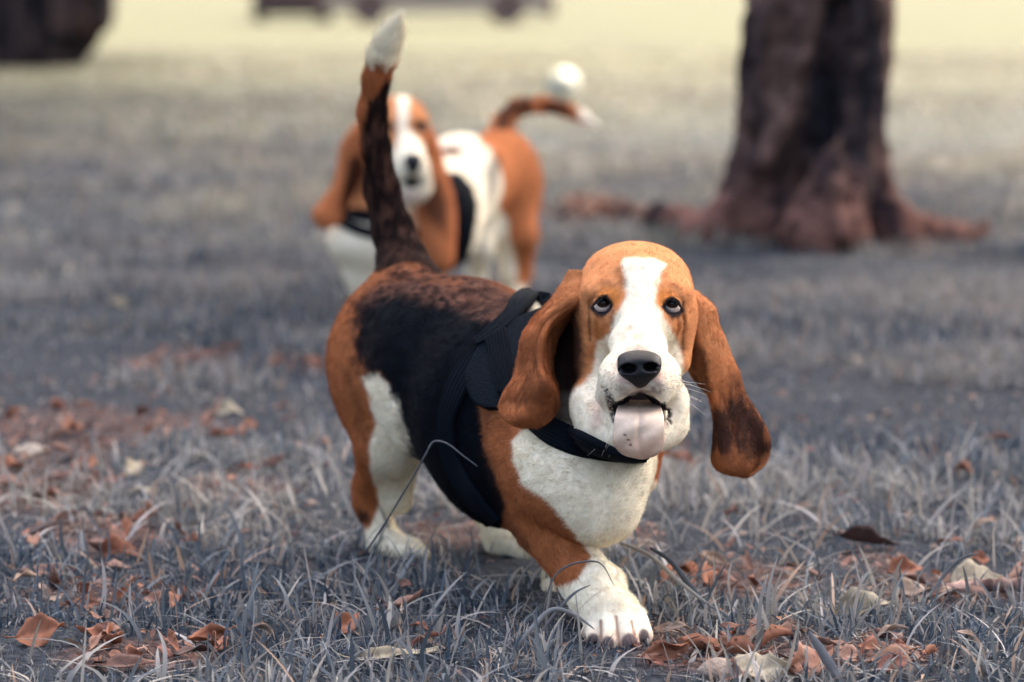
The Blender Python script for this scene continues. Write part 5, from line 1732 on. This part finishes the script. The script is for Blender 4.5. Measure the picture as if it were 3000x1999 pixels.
# crumbled leaf bits and straw on the soil
r = np.random.default_rng(8)
bx = np.column_stack([r.uniform(-1.1, 1.1, 60000), r.uniform(3.35, 6.3, 60000)])
bx = bx[np.abs(bx[:, 0]) < bx[:, 1] * 0.19 + 0.1]
bx = bx[r.random(len(bx)) < np.maximum(soil_mask(bx) * 0.34 * (1 - 0.6 * sstep(4.4, 5.2, bx[:, 1])), 0.03)]
n = len(bx)
a = r.uniform(0, 6.28, n); L = r.uniform(0.003, 0.013, n); wd = np.where(r.random(n) < 0.5, r.uniform(0.0006, 0.0014, n), L * r.uniform(0.3, 0.6, n))
d = np.stack([np.cos(a), np.sin(a), r.normal(0, 0.35, n)], 1); s = np.stack([-np.sin(a), np.cos(a), r.normal(0, 0.5, n)], 1)
c = np.column_stack([bx, ground_z(bx) + r.uniform(0.003, 0.010, n)])
V = np.stack([c - d * L[:, None], c - s * wd[:, None] + d * 0.1 * L[:, None], c + d * L[:, None], c + s * wd[:, None] + np.array([0, 0, 0.001])], 1).reshape(-1, 3)
pal = np.array([RUST, ROSE, DARKB, (0.16, 0.075, 0.055), TAUPE, (0.24, 0.12, 0.09)])
cc = pal[r.integers(len(pal), size=n)] * r.uniform(0.6, 1.2, (n, 1))
tag(mesh_obj("leaf_litter", V, np.arange(4 * n).reshape(-1, 4), MAT['leaf'], cols=np.repeat(cc, 4, 0), smooth=False), "crumbled brown leaf bits and straw scattered on the soil", "litter", kind="stuff")

# twig and its bark
def gp(x, y, z=0.0):
    g = G(x, y); g[2] = z + float(ground_z(g[None, :2])[0]); return g
pts = catmull([gp(2770, 1742, 0.012), gp(2850, 1740, 0.016), gp(2930, 1738, 0.016), gp(3020, 1740, 0.016), gp(3120, 1745, 0.014)], 40)
V, Fc = tube(pts, np.linspace(0.007, 0.010, 40) * (1 + 0.12 * np.sin(np.arange(40) * 1.3)), 12)
V = V + (fbm(V, 160, 3)[:, None] - 0.5) * 0.003
tw = mesh_obj("twig", V, Fc, MAT['bark'], cols=bark_cols(V * 12, 5, (0.10, 0.06, 0.055), (0.38, 0.25, 0.20)))
tag(tw, "smooth brown twig lying on the soil at the right edge", "twig")
pts = catmull([gp(2570, 1880, 0.010), gp(2610, 1893, 0.012), gp(2650, 1905, 0.010)], 14)
V, Fc = tube(pts, np.linspace(0.006, 0.004, 14), 9)
tw = mesh_obj("twig", V, Fc, MAT['bark'], cols=bark_cols(V * 12, 6, (0.06, 0.035, 0.032), (0.20, 0.12, 0.10)))
tag(tw, "short dark twig stub in the lower right soil above the orange leaf", "twig")

# pebble
V, Q, T = uv_ball(np.array([0, 0, 0.0]), 0.018, np.array([0, 0, 1.0]), np.array([0, 1.0, 0]), 22, 14)
V = V * np.array([1.25, 0.9, 0.75]) * (0.8 + 0.45 * fbm(V, 70, 4))[:, None]
g = gp(2108, 1990, 0.012)
MAT['stone'] = simple_mat("pale_pebble", (0.30, 0.235, 0.19), 0.8, 0.2, nscale=120, namt=0.3, bump=0.5, bscale=200)
o = mesh_obj("pebble", V, Q, MAT['stone']); o.location = g
tag(o, "pale knobbly pebble at the bottom edge beside the rosy leaf", "pebble")

# long stalks and blades that cross in front of the dog
def ribbon_blade(name, label, pts, w, col, round_=False):
    Pp = catmull(np.array(pts), 40)
    n = len(Pp)
    tg = np.gradient(Pp, axis=0); tg /= np.linalg.norm(tg, axis=1, keepdims=True)
    if round_:
        V, Fc = tube(Pp, np.linspace(w * 0.5, w * 0.25, n), 7)
        C = np.tile(np.asarray(col), (len(V), 1)) * (0.7 + 0.6 * fbm(V, 120, 9))[:, None]
        o = mesh_obj(name, V, Fc, MAT['grass'], cols=C)
    else:
        sd = np.cross(tg, np.array([0.25, 0.9, 0.2])); sd /= np.linalg.norm(sd, axis=1, keepdims=True)
        prof = np.sin(np.pi * np.linspace(0.12, 0.985, n)) ** 0.7 * w * 0.5
        nrm = np.cross(sd, tg)
        Gd = np.stack([Pp - sd * prof[:, None], Pp - nrm * prof[:, None] * 0.12, Pp + sd * prof[:, None]], 1)
        V, Q = slab(Gd, grid_normals(Gd), 0.0002, -0.0002)
        C = np.tile(np.asarray(col), (len(V), 1)) * (0.8 + 0.4 * fbm(V, 150, 9))[:, None]
        o = mesh_obj(name, V, Q, MAT['grass'], cols=C)
    tag(o, label, "grass stalk", "grass stalks in focus")
ribbon_blade("grass_stalk", "tall dry stalk kinked at its top in front of the dark flank",
             [P(1070, 1620, 3.94), P(1130, 1530, 3.92), P(1190, 1430, 3.90), P(1245, 1335, 3.88), P(1270, 1295, 3.88), P(1310, 1300, 3.86), P(1360, 1338, 3.85), P(1410, 1374, 3.84)], 0.0030, (0.13, 0.13, 0.14), True)
ribbon_blade("grass_stalk", "thin arching stalk that curves over the striding foreleg",
             [P(1590, 1800, 3.66), P(1618, 1700, 3.65), P(1660, 1660, 3.64), P(1720, 1645, 3.63), P(1764, 1655, 3.62), P(1798, 1714, 3.61)], 0.0026, (0.20, 0.17, 0.16))
ribbon_blade("grass_stalk", "broad grass blade bending over right of the foreleg towards the soil",
             [P(1818, 1592, 3.86), P(1900, 1625, 3.84), P(1985, 1700, 3.80), P(2060, 1760, 3.78), P(2140, 1815, 3.80)], 0.0060, (0.36, 0.35, 0.33))
ribbon_blade("grass_stalk", "dark folded blade arching above the broad one right of the foreleg",
             [P(1905, 1606, 3.86), P(1960, 1640, 3.84), P(2010, 1700, 3.82), P(2050, 1755, 3.80), P(2080, 1830, 3.78)], 0.0075, (0.10, 0.115, 0.14))
ribbon_blade("grass_stalk", "short blade leaning across the striding leg's ankle",
             [P(1545, 1915, 3.63), P(1605, 1825, 3.62), P(1655, 1765, 3.61), P(1690, 1733, 3.60), P(1730, 1714, 3.60)], 0.0036, (0.24, 0.235, 0.24))
ribbon_blade("grass_stalk", "broad blade lying against the left side of the striding paw",
             [P(1480, 1935, 3.60), P(1550, 1850, 3.60), P(1615, 1788, 3.60), P(1680, 1800, 3.595), P(1742, 1844, 3.59)], 0.0060, (0.30, 0.29, 0.28))
ribbon_blade("grass_stalk", "blurred broad blade rising at the bottom edge right of the paw",
             [P(2470, 2010, 3.40), P(2420, 1930, 3.40), P(2370, 1850, 3.40)], 0.012, (0.24, 0.235, 0.24))
ribbon_blade("grass_stalk", "long thin blade leaning right over the twig",
             [P(2720, 1750, 3.80), P(2770, 1680, 3.80), P(2820, 1635, 3.79), P(2868, 1622, 3.78)], 0.0045, (0.22, 0.22, 0.22))
print("objects", len(bpy.data.objects), round(time.time() - T0, 1))
